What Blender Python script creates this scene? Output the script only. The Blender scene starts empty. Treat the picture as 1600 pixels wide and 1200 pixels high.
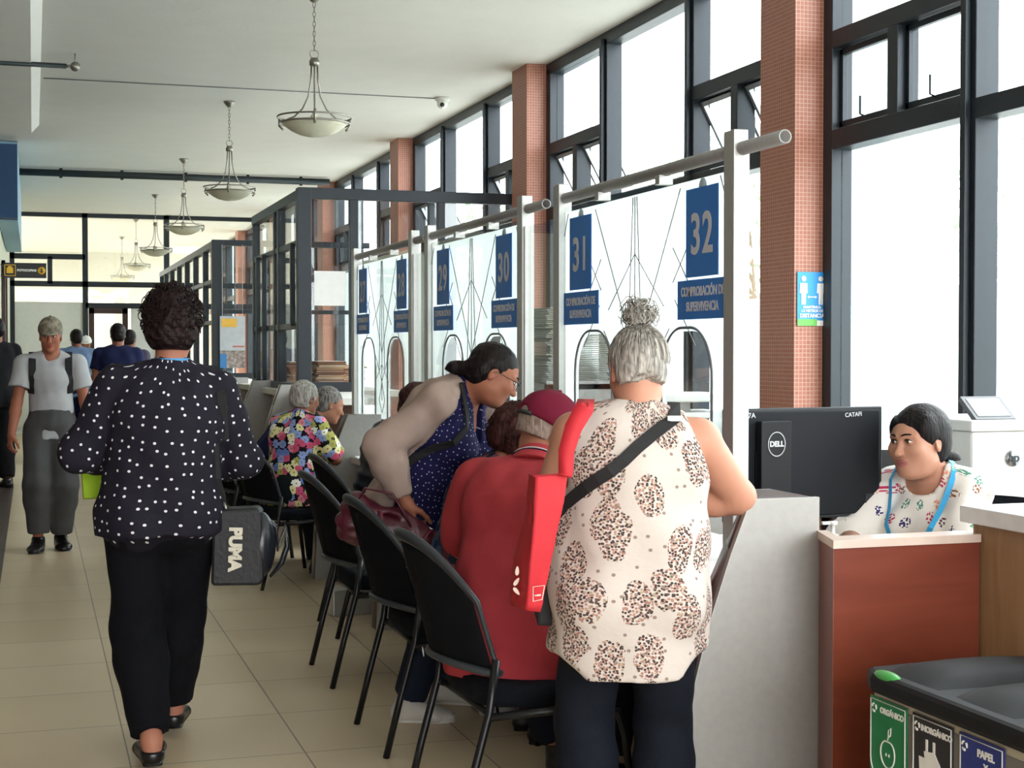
import bpy, math, random
import numpy as np
from mathutils import Vector, Matrix, Euler

# ------------------------------------------------------------------ camera, world, light, exposure
scene = bpy.context.scene
COL = scene.collection
PI = math.pi
R = math.radians
cd = bpy.data.cameras.new('camera')
cd.lens = 52.875; cd.sensor_width = 36; cd.clip_end = 200; cd.clip_start = 0.05
cam = bpy.data.objects.new('camera', cd); COL.objects.link(cam)
cam.location = (0, 0, 1.43)
cam.rotation_euler = (R(90 - 1.34), 0, R(-17.66))
scene.camera = cam
scene.view_settings.view_transform = 'Standard'
scene.view_settings.look = 'None'
scene.view_settings.gamma = 1.0
scene.view_settings.use_curve_mapping = False
scene.view_settings.exposure = 1.3
scene.cycles.transparent_max_bounces = 24
scene.cycles.max_bounces = 9
scene.cycles.diffuse_bounces = 5
scene.cycles.glossy_bounces = 4
scene.cycles.transmission_bounces = 6
scene.cycles.sample_clamp_indirect = 6.0
scene.cycles.caustics_reflective = False
scene.cycles.caustics_refractive = False
scene.cycles.use_denoising = True
world = bpy.data.worlds.new('world'); scene.world = world
world.use_nodes = True
wn = world.node_tree.nodes; wl = world.node_tree.links
bg = wn['Background']
bg.inputs[0].default_value = (0.97, 0.98, 1.0, 1)
bg.inputs[1].default_value = 4.2

def portal(name, loc, rot, sx, sy):
    l = bpy.data.lights.new(name, 'AREA'); l.shape = 'RECTANGLE'; l.size = sx; l.size_y = sy
    l.cycles.is_portal = True
    o = bpy.data.objects.new(name, l); COL.objects.link(o)
    o.location = loc; o.rotation_euler = rot
# daylight comes in through the right-hand window wall and the glazing behind the camera
portal('daylight_window_wall', (4.35, 11.0, 2.1), (0, R(90), 0), 3.2, 32)
portal('daylight_entrance', (1.3, -3.3, 1.9), (R(90), 0, 0), 5.4, 3.4)

# ------------------------------------------------------------------ materials
MATS = {}
def nodes_of(name):
    m = bpy.data.materials.new(name); m.use_nodes = True
    nt = m.node_tree
    return m, nt, nt.nodes, nt.links, nt.nodes['Principled BSDF']

def hexc(h):
    h = h.lstrip('#'); v = [int(h[i:i+2], 16)/255 for i in (0, 2, 4)]
    return tuple((c/12.92 if c <= 0.04045 else ((c+0.055)/1.055)**2.4) for c in v)

def mat(name, color, rough=0.6, metal=0.0, var=0.08, scale=14.0, bump=0.0, bscale=60.0, spec=0.5, alpha=1.0, coat=0.0, trans=0.0, emit=None):
    if name in MATS: return MATS[name]
    m, nt, N, L, b = nodes_of(name)
    if isinstance(color, str): color = hexc(color)
    tc = N.new('ShaderNodeTexCoord')
    nz = N.new('ShaderNodeTexNoise'); nz.inputs['Scale'].default_value = scale; nz.inputs['Detail'].default_value = 4
    L.new(tc.outputs['Object'], nz.inputs['Vector'])
    mr = N.new('ShaderNodeMapRange'); mr.inputs[1].default_value = 0.3; mr.inputs[2].default_value = 0.7
    mr.inputs[3].default_value = 1 - var; mr.inputs[4].default_value = 1 + var
    L.new(nz.outputs['Fac'], mr.inputs[0])
    hs = N.new('ShaderNodeHueSaturation'); hs.inputs['Color'].default_value = (*color, 1)
    L.new(mr.outputs[0], hs.inputs['Value']); L.new(hs.outputs[0], b.inputs['Base Color'])
    b.inputs['Roughness'].default_value = rough; b.inputs['Metallic'].default_value = metal
    b.inputs['Specular IOR Level'].default_value = spec if (rough < 0.8 or spec != 0.5) else 0.2
    b.inputs['Coat Weight'].default_value = coat
    b.inputs['Transmission Weight'].default_value = trans
    b.inputs['Alpha'].default_value = alpha
    if emit:
        b.inputs['Emission Color'].default_value = (*emit[0], 1); b.inputs['Emission Strength'].default_value = emit[1]
    if bump:
        n2 = N.new('ShaderNodeTexNoise'); n2.inputs['Scale'].default_value = bscale; n2.inputs['Detail'].default_value = 5
        L.new(tc.outputs['Object'], n2.inputs['Vector'])
        bp = N.new('ShaderNodeBump'); bp.inputs['Strength'].default_value = bump; bp.inputs['Distance'].default_value = 0.01
        L.new(n2.outputs['Fac'], bp.inputs['Height']); L.new(bp.outputs[0], b.inputs['Normal'])
    MATS[name] = m
    return m

def glass(name, tint=(0.96, 0.975, 0.97), refl=0.06, edge=0.5):
    if name in MATS: return MATS[name]
    m, nt, N, L, b = nodes_of(name); N.remove(b)
    out = [n for n in N if n.type == 'OUTPUT_MATERIAL'][0]
    tr = N.new('ShaderNodeBsdfTransparent'); tr.inputs[0].default_value = (*tint, 1)
    gl = N.new('ShaderNodeBsdfGlossy'); gl.inputs['Roughness'].default_value = 0.015
    lw = N.new('ShaderNodeLayerWeight'); lw.inputs[0].default_value = 0.5
    pw = N.new('ShaderNodeMath'); pw.operation = 'POWER'; pw.inputs[1].default_value = 4
    L.new(lw.outputs['Facing'], pw.inputs[0])
    ml = N.new('ShaderNodeMath'); ml.operation = 'MULTIPLY_ADD'; ml.inputs[1].default_value = edge; ml.inputs[2].default_value = refl
    L.new(pw.outputs[0], ml.inputs[0])
    mx = N.new('ShaderNodeMixShader')
    L.new(ml.outputs[0], mx.inputs[0]); L.new(tr.outputs[0], mx.inputs[1]); L.new(gl.outputs[0], mx.inputs[2])
    L.new(mx.outputs[0], out.inputs[0])
    MATS[name] = m
    return m

def frosted(name, color=(0.86, 0.93, 0.92), fac=0.12):
    """milky self-adhesive film: scatters the daylight through it, a little still passes straight"""
    m, nt, N, L, b = nodes_of(name); N.remove(b)
    out = [n for n in N if n.type == 'OUTPUT_MATERIAL'][0]
    tl = N.new('ShaderNodeBsdfTranslucent'); tl.inputs[0].default_value = (*color, 1)
    df = N.new('ShaderNodeBsdfDiffuse'); df.inputs[0].default_value = (*color, 1)
    tr = N.new('ShaderNodeBsdfTransparent')
    a = N.new('ShaderNodeMixShader'); a.inputs[0].default_value = 0.30
    c = N.new('ShaderNodeMixShader'); c.inputs[0].default_value = fac
    L.new(tl.outputs[0], a.inputs[1]); L.new(df.outputs[0], a.inputs[2])
    L.new(a.outputs[0], c.inputs[1]); L.new(tr.outputs[0], c.inputs[2]); L.new(c.outputs[0], out.inputs[0])
    MATS[name] = m
    return m

def ramp(N, stops, interp='LINEAR'):
    r = N.new('ShaderNodeValToRGB'); r.color_ramp.interpolation = interp
    e = r.color_ramp.elements
    while len(e) < len(stops): e.new(0.5)
    for i, (p, c) in enumerate(stops):
        e[i].position = p; e[i].color = (*c, 1) if len(c) == 3 else c
    return r

def tile_floor():
    m, nt, N, L, b = nodes_of('floor_tile')
    tc = N.new('ShaderNodeTexCoord'); mp = N.new('ShaderNodeMapping')
    mp.inputs['Location'].default_value = (0.291, 0.13, 0)
    L.new(tc.outputs['Object'], mp.inputs['Vector'])
    br = N.new('ShaderNodeTexBrick'); br.offset = 0; br.squash = 1
    br.inputs['Scale'].default_value = 1; br.inputs['Brick Width'].default_value = 0.6; br.inputs['Row Height'].default_value = 0.6
    br.inputs['Mortar Size'].default_value = 0.003; br.inputs['Mortar Smooth'].default_value = 0.3
    br.inputs['Color1'].default_value = (*hexc('#d6c4a6'), 1); br.inputs['Color2'].default_value = (*hexc('#cdba9b'), 1)
    br.inputs['Mortar'].default_value = (*hexc('#6b6251'), 1)
    L.new(mp.outputs[0], br.inputs['Vector'])
    nz = N.new('ShaderNodeTexNoise'); nz.inputs['Scale'].default_value = 2.2; nz.inputs['Detail'].default_value = 6
    L.new(mp.outputs[0], nz.inputs['Vector'])
    mx = N.new('ShaderNodeMix'); mx.data_type = 'RGBA'; mx.blend_type = 'MULTIPLY'; mx.inputs[0].default_value = 0.35
    rp = ramp(N, [(0.3, (0.82, 0.8, 0.76)), (0.7, (1, 1, 1))])
    L.new(nz.outputs['Fac'], rp.inputs[0]); L.new(br.outputs['Color'], mx.inputs[6]); L.new(rp.outputs[0], mx.inputs[7])
    L.new(mx.outputs[2], b.inputs['Base Color'])
    r2 = N.new('ShaderNodeMapRange'); r2.inputs[3].default_value = 0.24; r2.inputs[4].default_value = 0.42
    L.new(nz.outputs['Fac'], r2.inputs[0]); L.new(r2.outputs[0], b.inputs['Roughness'])
    return m

def mosaic(name, c1, c2, mortar, size=0.022):
    m, nt, N, L, b = nodes_of(name)
    tc = N.new('ShaderNodeTexCoord'); sp = N.new('ShaderNodeSeparateXYZ'); L.new(tc.outputs['Object'], sp.inputs[0])
    ad = N.new('ShaderNodeMath'); ad.operation = 'ADD'; L.new(sp.outputs[0], ad.inputs[0]); L.new(sp.outputs[1], ad.inputs[1])
    cb = N.new('ShaderNodeCombineXYZ'); L.new(ad.outputs[0], cb.inputs[0]); L.new(sp.outputs[2], cb.inputs[1])
    br = N.new('ShaderNodeTexBrick'); br.offset = 0
    br.inputs['Scale'].default_value = 1; br.inputs['Brick Width'].default_value = size; br.inputs['Row Height'].default_value = size
    br.inputs['Mortar Size'].default_value = size*0.09; br.inputs['Mortar Smooth'].default_value = 0.4
    br.inputs['Color1'].default_value = (*hexc(c1), 1); br.inputs['Color2'].default_value = (*hexc(c2), 1); br.inputs['Mortar'].default_value = (*hexc(mortar), 1)
    L.new(cb.outputs[0], br.inputs['Vector']); L.new(br.outputs['Color'], b.inputs['Base Color'])
    b.inputs['Roughness'].default_value = 0.5
    return m

def wood(name, dark, light, axis='z', scale=3.0, rough=0.4, stretch=7.0):
    m, nt, N, L, b = nodes_of(name)
    tc = N.new('ShaderNodeTexCoord'); mp = N.new('ShaderNodeMapping')
    s = [stretch]*3; s['xyz'.index(axis)] = 1.0
    mp.inputs['Scale'].default_value = s
    L.new(tc.outputs['Object'], mp.inputs['Vector'])
    nz = N.new('ShaderNodeTexNoise'); nz.inputs['Scale'].default_value = scale; nz.inputs['Detail'].default_value = 8; nz.inputs['Distortion'].default_value = 1.2
    L.new(mp.outputs[0], nz.inputs['Vector'])
    rp = ramp(N, [(0.25, hexc(dark)), (0.75, hexc(light))]); L.new(nz.outputs['Fac'], rp.inputs[0])
    L.new(rp.outputs[0], b.inputs['Base Color']); b.inputs['Roughness'].default_value = rough
    return m

# ---- fabric patterns read the 'pat' attribute (cloth coordinates in metres)
def pat_nodes(name, rough=0.85):
    m, nt, N, L, b = nodes_of(name)
    at = N.new('ShaderNodeAttribute'); at.attribute_name = 'pat'
    b.inputs['Roughness'].default_value = rough; b.inputs['Specular IOR Level'].default_value = 0.2
    n2 = N.new('ShaderNodeTexNoise'); n2.inputs['Scale'].default_value = 35; n2.inputs['Detail'].default_value = 5
    L.new(at.outputs['Vector'], n2.inputs['Vector'])
    bp = N.new('ShaderNodeBump'); bp.inputs['Strength'].default_value = 0.25; bp.inputs['Distance'].default_value = 0.01
    L.new(n2.outputs['Fac'], bp.inputs['Height']); L.new(bp.outputs[0], b.inputs['Normal'])
    return m, N, L, b, at

def vor(N, L, src, scale, feature='F1', rnd=1.0, dims='2D'):
    v = N.new('ShaderNodeTexVoronoi'); v.voronoi_dimensions = dims; v.feature = feature
    v.inputs['Scale'].default_value = scale; v.inputs['Randomness'].default_value = rnd
    L.new(src, v.inputs['Vector']); return v

def math_n(N, L, op, a, b=None, c=None):
    n = N.new('ShaderNodeMath'); n.operation = op
    for i, x in enumerate((a, b, c)):
        if x is None: continue
        if isinstance(x, (int, float)): n.inputs[i].default_value = x
        else: L.new(x, n.inputs[i])
    return n.outputs[0]

def mixc(N, L, fac, a, b):
    n = N.new('ShaderNodeMix'); n.data_type = 'RGBA'
    L.new(fac, n.inputs[0]) if not isinstance(fac, (int, float)) else setattr(n.inputs[0], 'default_value', fac)
    for i, x in ((6, a), (7, b)):
        if isinstance(x, tuple): n.inputs[i].default_value = (*x, 1)
        else: L.new(x, n.inputs[i])
    return n.outputs[2]

def dots_mat(name, base, dot, scale, radius, rnd=0.75):
    m, N, L, b, at = pat_nodes(name)
    v = vor(N, L, at.outputs['Vector'], scale, 'F1', rnd)
    f = math_n(N, L, 'LESS_THAN', v.outputs['Distance'], radius)
    L.new(mixc(N, L, f, hexc(base), hexc(dot)), b.inputs['Base Color'])
    return m

def paisley_mat(name):
    m, N, L, b, at = pat_nodes(name)
    V = at.outputs['Vector']
    nz = N.new('ShaderNodeTexNoise'); nz.inputs['Scale'].default_value = 9; L.new(V, nz.inputs['Vector'])
    mp = N.new('ShaderNodeVectorMath'); mp.operation = 'SCALE'; mp.inputs['Scale'].default_value = 1.0
    add = N.new('ShaderNodeVectorMath'); add.operation = 'MULTIPLY_ADD'
    add.inputs[1].default_value = (0.05, 0.05, 0); L.new(nz.outputs['Color'], add.inputs[0])
    mpp = N.new('ShaderNodeMapping'); mpp.inputs['Rotation'].default_value = (0, 0, 0.6); mpp.inputs['Scale'].default_value = (1.4, 0.85, 1); L.new(V, mpp.inputs[0]); L.new(mpp.outputs[0], add.inputs[2])
    big = vor(N, L, add.outputs[0], 8.6, 'F1', 0.8)
    # squeeze big blobs to slanted ovals
    inside = math_n(N, L, 'LESS_THAN', big.outputs['Distance'], 0.42)
    small = vor(N, L, V, 150, 'F1', 1.0)
    leaf = math_n(N, L, 'LESS_THAN', small.outputs['Distance'], 0.46)
    rp = ramp(N, [(0.0, hexc('#4b3b36')), (0.25, hexc('#9a7267')), (0.42, hexc('#5d4a43')), (0.58, hexc('#a57d70')), (0.74, hexc('#a5927a')), (0.84, hexc('#43393a'))], 'CONSTANT')
    sp = N.new('ShaderNodeSeparateXYZ'); L.new(small.outputs['Color'], sp.inputs[0]); L.new(sp.outputs[0], rp.inputs[0])
    fac = math_n(N, L, 'MULTIPLY', inside, leaf)
    col = mixc(N, L, fac, hexc('#c4bab2'), rp.outputs[0])
    md = vor(N, L, V, 20, 'F1', 0.9)
    tiny = math_n(N, L, 'LESS_THAN', md.outputs['Distance'], 0.085)
    col2 = mixc(N, L, tiny, col, hexc('#8a7a70'))
    L.new(col2, b.inputs['Base Color'])
    return m

def floral_mat(name):
    m, N, L, b, at = pat_nodes(name)
    V = at.outputs['Vector']
    big = vor(N, L, V, 22, 'F1', 0.9)
    sp = N.new('ShaderNodeSeparateXYZ'); L.new(big.outputs['Color'], sp.inputs[0])
    rp = ramp(N, [(0, hexc('#d8577e')), (0.22, hexc('#8ea2d8')), (0.40, hexc('#e8e2a8')), (0.58, hexc('#a8a65a')), (0.70, hexc('#e88ba0')), (0.82, hexc('#f2efe2')), (0.92, hexc('#6b83c9'))], 'CONSTANT')
    L.new(sp.outputs[0], rp.inputs[0])
    # petals: modulate the radius with the angle of a finer cell pattern
    fine = vor(N, L, V, 62, 'F1', 0.7)
    d = math_n(N, L, 'MULTIPLY_ADD', fine.outputs['Distance'], 0.35, big.outputs['Distance'])
    f = math_n(N, L, 'LESS_THAN', d, 0.70)
    col = mixc(N, L, f, hexc('#17161a'), rp.outputs[0])
    c = math_n(N, L, 'LESS_THAN', big.outputs['Distance'], 0.1)
    col = mixc(N, L, c, col, hexc('#7a6a25'))
    L.new(col, b.inputs['Base Color'])
    return m

def motif_mat(name):
    m, N, L, b, at = pat_nodes(name)
    V = at.outputs['Vector']
    big = vor(N, L, V, 15, 'F1', 0.8)
    sp = N.new('ShaderNodeSeparateXYZ'); L.new(big.outputs['Color'], sp.inputs[0])
    rp = ramp(N, [(0, hexc('#c23a5c')), (0.3, hexc('#332f6b')), (0.5, hexc('#5b3a46')), (0.65, hexc('#e39a7d')), (0.8, hexc('#8f5d3f')), (0.9, hexc('#4d8f7c'))], 'CONSTANT')
    L.new(sp.outputs[0], rp.inputs[0])
    fine = vor(N, L, V, 120, 'F1', 1.0)
    r_in = math_n(N, L, 'LESS_THAN', big.outputs['Distance'], 0.25)
    f2 = math_n(N, L, 'LESS_THAN', fine.outputs['Distance'], 0.42)
    f = math_n(N, L, 'MULTIPLY', r_in, f2)
    L.new(mixc(N, L, f, hexc('#eae6e0'), rp.outputs[0]), b.inputs['Base Color'])
    return m

def plaid_mat(name, cols):
    m, N, L, b, at = pat_nodes(name)
    v = vor(N, L, at.outputs['Vector'], 28, 'F1', 1.0)
    sp = N.new('ShaderNodeSeparateXYZ'); L.new(v.outputs['Color'], sp.inputs[0])
    rp = ramp(N, [(i/len(cols), hexc(c)) for i, c in enumerate(cols)], 'CONSTANT'); L.new(sp.outputs[0], rp.inputs[0])
    L.new(rp.outputs[0], b.inputs['Base Color']); return m

def quilt_mat(name, color):
    m, N, L, b, at = pat_nodes(name, 0.5)
    b.inputs['Base Color'].default_value = (*hexc(color), 1)
    w = N.new('ShaderNodeTexWave'); w.inputs['Scale'].default_value = 4.2; w.bands_direction = 'Y'; w.inputs['Distortion'].default_value = 1.0
    L.new(at.outputs['Vector'], w.inputs['Vector'])
    bp = N.new('ShaderNodeBump'); bp.inputs['Strength'].default_value = 0.9; bp.inputs['Distance'].default_value = 0.03
    L.new(w.outputs['Fac'], bp.inputs['Height']); L.new(bp.outputs[0], b.inputs['Normal'])
    return m

def hair_mat(name, c1, c2, scale=60, rough=0.5, stretch=(1, 1, 0.12)):
    m, nt, N, L, b = nodes_of(name)
    tc = N.new('ShaderNodeTexCoord'); mp = N.new('ShaderNodeMapping'); mp.inputs['Scale'].default_value = stretch
    L.new(tc.outputs['Object'], mp.inputs[0])
    nz = N.new('ShaderNodeTexNoise'); nz.inputs['Scale'].default_value = scale*2; nz.inputs['Detail'].default_value = 6
    L.new(mp.outputs[0], nz.inputs['Vector'])
    rp = ramp(N, [(0.35, hexc(c1)), (0.68, hexc(c2))]); L.new(nz.outputs['Fac'], rp.inputs[0])
    L.new(rp.outputs[0], b.inputs['Base Color']); b.inputs['Roughness'].default_value = rough; b.inputs['Specular IOR Level'].default_value = 0.14
    bp = N.new('ShaderNodeBump'); bp.inputs['Strength'].default_value = 0.6; bp.inputs['Distance'].default_value = 0.006
    L.new(nz.outputs['Fac'], bp.inputs['Height']); L.new(bp.outputs[0], b.inputs['Normal'])
    MATS[name] = m
    return m

# ------------------------------------------------------------------ object helpers
def tag(o, label=None, cat=None, group=None, kind=None):
    if label: o['label'] = label
    if cat: o['category'] = cat
    if group: o['group'] = group
    if kind: o['kind'] = kind
    return o

def empty(name, loc, rz=0.0, label=None, cat=None, group=None):
    o = bpy.data.objects.new(name, None); COL.objects.link(o)
    o.empty_display_size = 0.1
    o.location = loc; o.rotation_euler = (0, 0, rz)
    return tag(o, label, cat, group)

class MB:
    """collects shapes and links them as ONE mesh object"""
    def __init__(s): s.v = []; s.f = []; s.sm = []; s.mi = []
    def add(s, vs, fs, smooth=False, mi=0):
        n = len(s.v); s.v.extend([tuple(p) for p in vs]); s.f.extend([tuple(i+n for i in f) for f in fs])
        s.sm.extend([smooth]*len(fs)); s.mi.extend([mi]*len(fs)); return s
    def box(s, x0, x1, y0, y1, z0, z1, mi=0, M=None):
        vs = [Vector((x, y, z)) for z in (z0, z1) for y in (y0, y1) for x in (x0, x1)]
        if M is not None: vs = [M @ p for p in vs]
        return s.add(vs, [(0, 2, 3, 1), (4, 5, 7, 6), (0, 1, 5, 4), (2, 6, 7, 3), (0, 4, 6, 2), (1, 3, 7, 5)], False, mi)
    def tube(s, pts, r, n=8, mi=0, caps=True, closed=False, flat=1.0):
        pts = [Vector(p) for p in pts]; m = len(pts)
        rs = r if isinstance(r, (list, tuple)) else [r]*m
        vs = []; prev = None
        for i, p in enumerate(pts):
            a = pts[(i-1) % m] if (i > 0 or closed) else p
            c = pts[(i+1) % m] if (i < m-1 or closed) else p
            t = (c - a)
            t = t.normalized() if t.length > 1e-9 else Vector((0, 0, 1))
            if prev is None:
                u = t.cross(Vector((0, 0, 1)))
                if u.length < 1e-3: u = t.cross(Vector((0, 1, 0)))
                u.normalize()
            else:
                u = (prev - t*prev.dot(t)); u.normalize()
            prev = u; w = t.cross(u)
            for k in range(n):
                a_ = 2*PI*k/n; vs.append(p + (u*math.cos(a_) + w*math.sin(a_)*flat)*rs[i])
        fs = []
        for i in range(m if closed else m-1):
            j = (i+1) % m
            for k in range(n):
                fs.append((i*n+k, i*n+(k+1) % n, j*n+(k+1) % n, j*n+k))
        s.add(vs, fs, True, mi)
        if caps and not closed:
            b = len(s.v) - len(vs)
            s.f.append(tuple(b+k for k in reversed(range(n)))); s.f.append(tuple(b+(m-1)*n+k for k in range(n)))
            s.sm += [False, False]; s.mi += [mi, mi]
        return s
    def lathe(s, prof, c=(0, 0, 0), n=32, mi=0, M=None):
        vs = []
        for r, z in prof:
            for k in range(n):
                a = 2*PI*k/n; p = Vector((r*math.cos(a), r*math.sin(a), z))
                if M is not None: p = M @ p
                vs.append(p + Vector(c))
        fs = [(i*n+k, i*n+(k+1) % n, (i+1)*n+(k+1) % n, (i+1)*n+k) for i in range(len(prof)-1) for k in range(n)]
        return s.add(vs, fs, True, mi)
    def prism(s, poly, axis, a0, a1, mi=0, M=None):
        """poly in the two other axes, extruded along axis"""
        def mk(p, a):
            q = {'x': (a, p[0], p[1]), 'y': (p[0], a, p[1]), 'z': (p[0], p[1], a)}[axis]
            return (M @ Vector(q)) if M is not None else Vector(q)
        n = len(poly); vs = [mk(p, a0) for p in poly] + [mk(p, a1) for p in poly]
        fs = [tuple(range(n)), tuple(reversed(range(n, 2*n)))] + [(k, n+k, n+(k+1) % n, (k+1) % n) for k in range(n)]
        return s.add(vs, fs, False, mi)
    def ellipsoid(s, c, r, n=14, m=9, mi=0, M=None):
        vs = []; fs = []
        for i in range(m+1):
            t = PI*i/m
            for k in range(n):
                a = 2*PI*k/n
                p = Vector((r[0]*math.sin(t)*math.cos(a), r[1]*math.sin(t)*math.sin(a), r[2]*math.cos(t)))
                if M is not None: p = M @ p
                vs.append(p + Vector(c))
        for i in range(m):
            for k in range(n): fs.append((i*n+k, (i+1)*n+k, (i+1)*n+(k+1) % n, i*n+(k+1) % n))
        return s.add(vs, fs, True, mi)
    def strip(s, pts, wid, side, th=0.002, mi=0):
        """flat band of width wid (vector side gives its across direction) with a thickness"""
        pts = [Vector(p) for p in pts]; vs = []
        m = len(pts)
        for i, p in enumerate(pts):
            sd = Vector(side[i] if isinstance(side, list) else side).normalized()
            t = (pts[min(i+1, m-1)] - pts[max(i-1, 0)]).normalized()
            nrm = t.cross(sd).normalized()
            for a, b in ((-1, -1), (1, -1), (1, 1), (-1, 1)): vs.append(p + sd*(a*wid/2) + nrm*(b*th/2))
        fs = [(i*4+k, i*4+(k+1) % 4, (i+1)*4+(k+1) % 4, (i+1)*4+k) for i in range(m-1) for k in range(4)]
        fs += [(3, 2, 1, 0), tuple((m-1)*4+k for k in range(4))]
        return s.add(vs, fs, False, mi)
    def build(s, name, m, parent=None, bevel=0.0, loc=None, subd=0):
        me = bpy.data.meshes.new(name); me.from_pydata(s.v, [], s.f)
        me.polygons.foreach_set('use_smooth', s.sm); me.polygons.foreach_set('material_index', s.mi)
        for x in (m if isinstance(m, (list, tuple)) else [m]): me.materials.append(x)
        me.update()
        bmfix(me)
        o = bpy.data.objects.new(name, me); COL.objects.link(o)
        if loc is not None: o.location = loc
        if parent is not None: o.parent = parent
        if bevel:
            b = o.modifiers.new('bevel', 'BEVEL'); b.width = bevel; b.segments = 2; b.limit_method = 'ANGLE'; b.angle_limit = R(40)
        if subd:
            b = o.modifiers.new('subd', 'SUBSURF'); b.levels = subd; b.render_levels = subd
        return o

def bmfix(me):
    import bmesh
    b = bmesh.new(); b.from_mesh(me); bmesh.ops.recalc_face_normals(b, faces=b.faces); b.to_mesh(me); b.free()

def copy_tree(o, parent=None):
    c = o.copy(); COL.objects.link(c); c.parent = parent
    for ch in list(o.children): copy_tree(ch, c)
    return c

def text(s, size, m, parent, loc, rot, name='lettering', offset=0.0, ext=0.0006, align='CENTER', sx=1.0, spacing=1.0, line=1.0):
    cu = bpy.data.curves.new('t', 'FONT'); cu.body = s; cu.size = size; cu.align_x = align; cu.align_y = 'CENTER'
    cu.extrude = ext; cu.offset = offset; cu.space_character = spacing; cu.space_line = line
    t = bpy.data.objects.new('t', cu); COL.objects.link(t)
    dg = bpy.context.evaluated_depsgraph_get(); dg.update()
    me = bpy.data.meshes.new_from_object(t.evaluated_get(dg))
    bpy.data.objects.remove(t)
    for v in me.vertices: v.co.x *= sx
    me.materials.clear(); me.materials.append(m)
    o = bpy.data.objects.new(name, me); COL.objects.link(o)
    o.parent = parent; o.location = loc; o.rotation_euler = rot
    return o
# ------------------------------------------------------------------ sculpting: smooth unions of tapered forms, meshed with surface nets
def npv(p): return np.array(p, dtype=float)
def unit(v):
    v = npv(v); n = np.linalg.norm(v); return v/n if n > 1e-9 else v

class Pr:
    __slots__ = ('kind', 'a', 'b', 'ra', 'rb', 'side', 'k', 'fa', 'fb', 'op', 'Rm')
def cone(a, b, ra, rb, side=(1, 0, 0), k=0.02, fa=False, fb=False, op='+'):
    p = Pr(); p.kind = 'c'; p.a = npv(a); p.b = npv(b)
    p.ra = npv(ra if np.ndim(ra) else (ra, ra)); p.rb = npv(rb if np.ndim(rb) else (rb, rb))
    p.side = npv(side); p.k = k; p.fa = fa; p.fb = fb; p.op = op; p.Rm = None
    return p
def ell(c, r, Rm=None, k=0.02, op='+'):
    p = Pr(); p.kind = 'e'; p.a = npv(c); p.ra = npv(r); p.Rm = np.eye(3) if Rm is None else np.array(Rm, dtype=float)
    p.k = k; p.op = op; p.b = p.a; p.rb = p.ra; p.fa = p.fb = False
    return p

def prim_bounds(p):
    if p.kind == 'c':
        r = max(p.ra.max(), p.rb.max()); return np.minimum(p.a, p.b)-r, np.maximum(p.a, p.b)+r
    r = np.abs(p.Rm) @ p.ra; return p.a-r, p.a+r

def prim_eval(p, X, Y, Z):
    if p.kind == 'c':
        ab = p.b-p.a; L = np.linalg.norm(ab)
        if L < 1e-6: ab = np.array((0, 0, 1e-6)); L = 1e-6
        w = ab/L
        u = p.side-w*np.dot(p.side, w)
        if np.linalg.norm(u) < 1e-3: u = np.cross(w, (0.3, 1, 0.2))
        u = u/np.linalg.norm(u); v = np.cross(w, u)
        x = X-p.a[0]; y = Y-p.a[1]; z = Z-p.a[2]
        t = x*w[0]+y*w[1]+z*w[2]
        du = x*u[0]+y*u[1]+z*u[2]; dv = x*v[0]+y*v[1]+z*v[2]
        tc = np.clip(t/L, 0, 1); dw = t-tc*L
        A = p.ra[0]+(p.rb[0]-p.ra[0])*tc; B = p.ra[1]+(p.rb[1]-p.ra[1])*tc
        m = np.minimum(A, B)
        d = (np.sqrt((du/A)**2+(dv/B)**2+(dw/m)**2)-1)*m
        if p.fa: d = np.maximum(d, -t)
        if p.fb: d = np.maximum(d, t-L)
        return d
    x = X-p.a[0]; y = Y-p.a[1]; z = Z-p.a[2]; M = p.Rm
    lx = x*M[0, 0]+y*M[1, 0]+z*M[2, 0]; ly = x*M[0, 1]+y*M[1, 1]+z*M[2, 1]; lz = x*M[0, 2]+y*M[1, 2]+z*M[2, 2]
    r = p.ra
    k0 = np.sqrt((lx/r[0])**2+(ly/r[1])**2+(lz/r[2])**2)
    k1 = np.sqrt((lx/r[0]**2)**2+(ly/r[1]**2)**2+(lz/r[2]**2)**2)+1e-9
    return k0*(k0-1)/k1

_rng = np.random.RandomState(4)
_W = [(_rng.normal(size=3), _rng.rand()*6.28) for _ in range(40)]
def noise(X, Y, Z, scale, n=7, seed=0, an=(1, 1, 1)):
    s = 0
    for i in range(n):
        k, ph = _W[(seed*7+i) % 40]
        s = s+np.sin((X*k[0]*an[0]+Y*k[1]*an[1]+Z*k[2]*an[2])*scale+ph)
    return s/math.sqrt(n)

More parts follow.
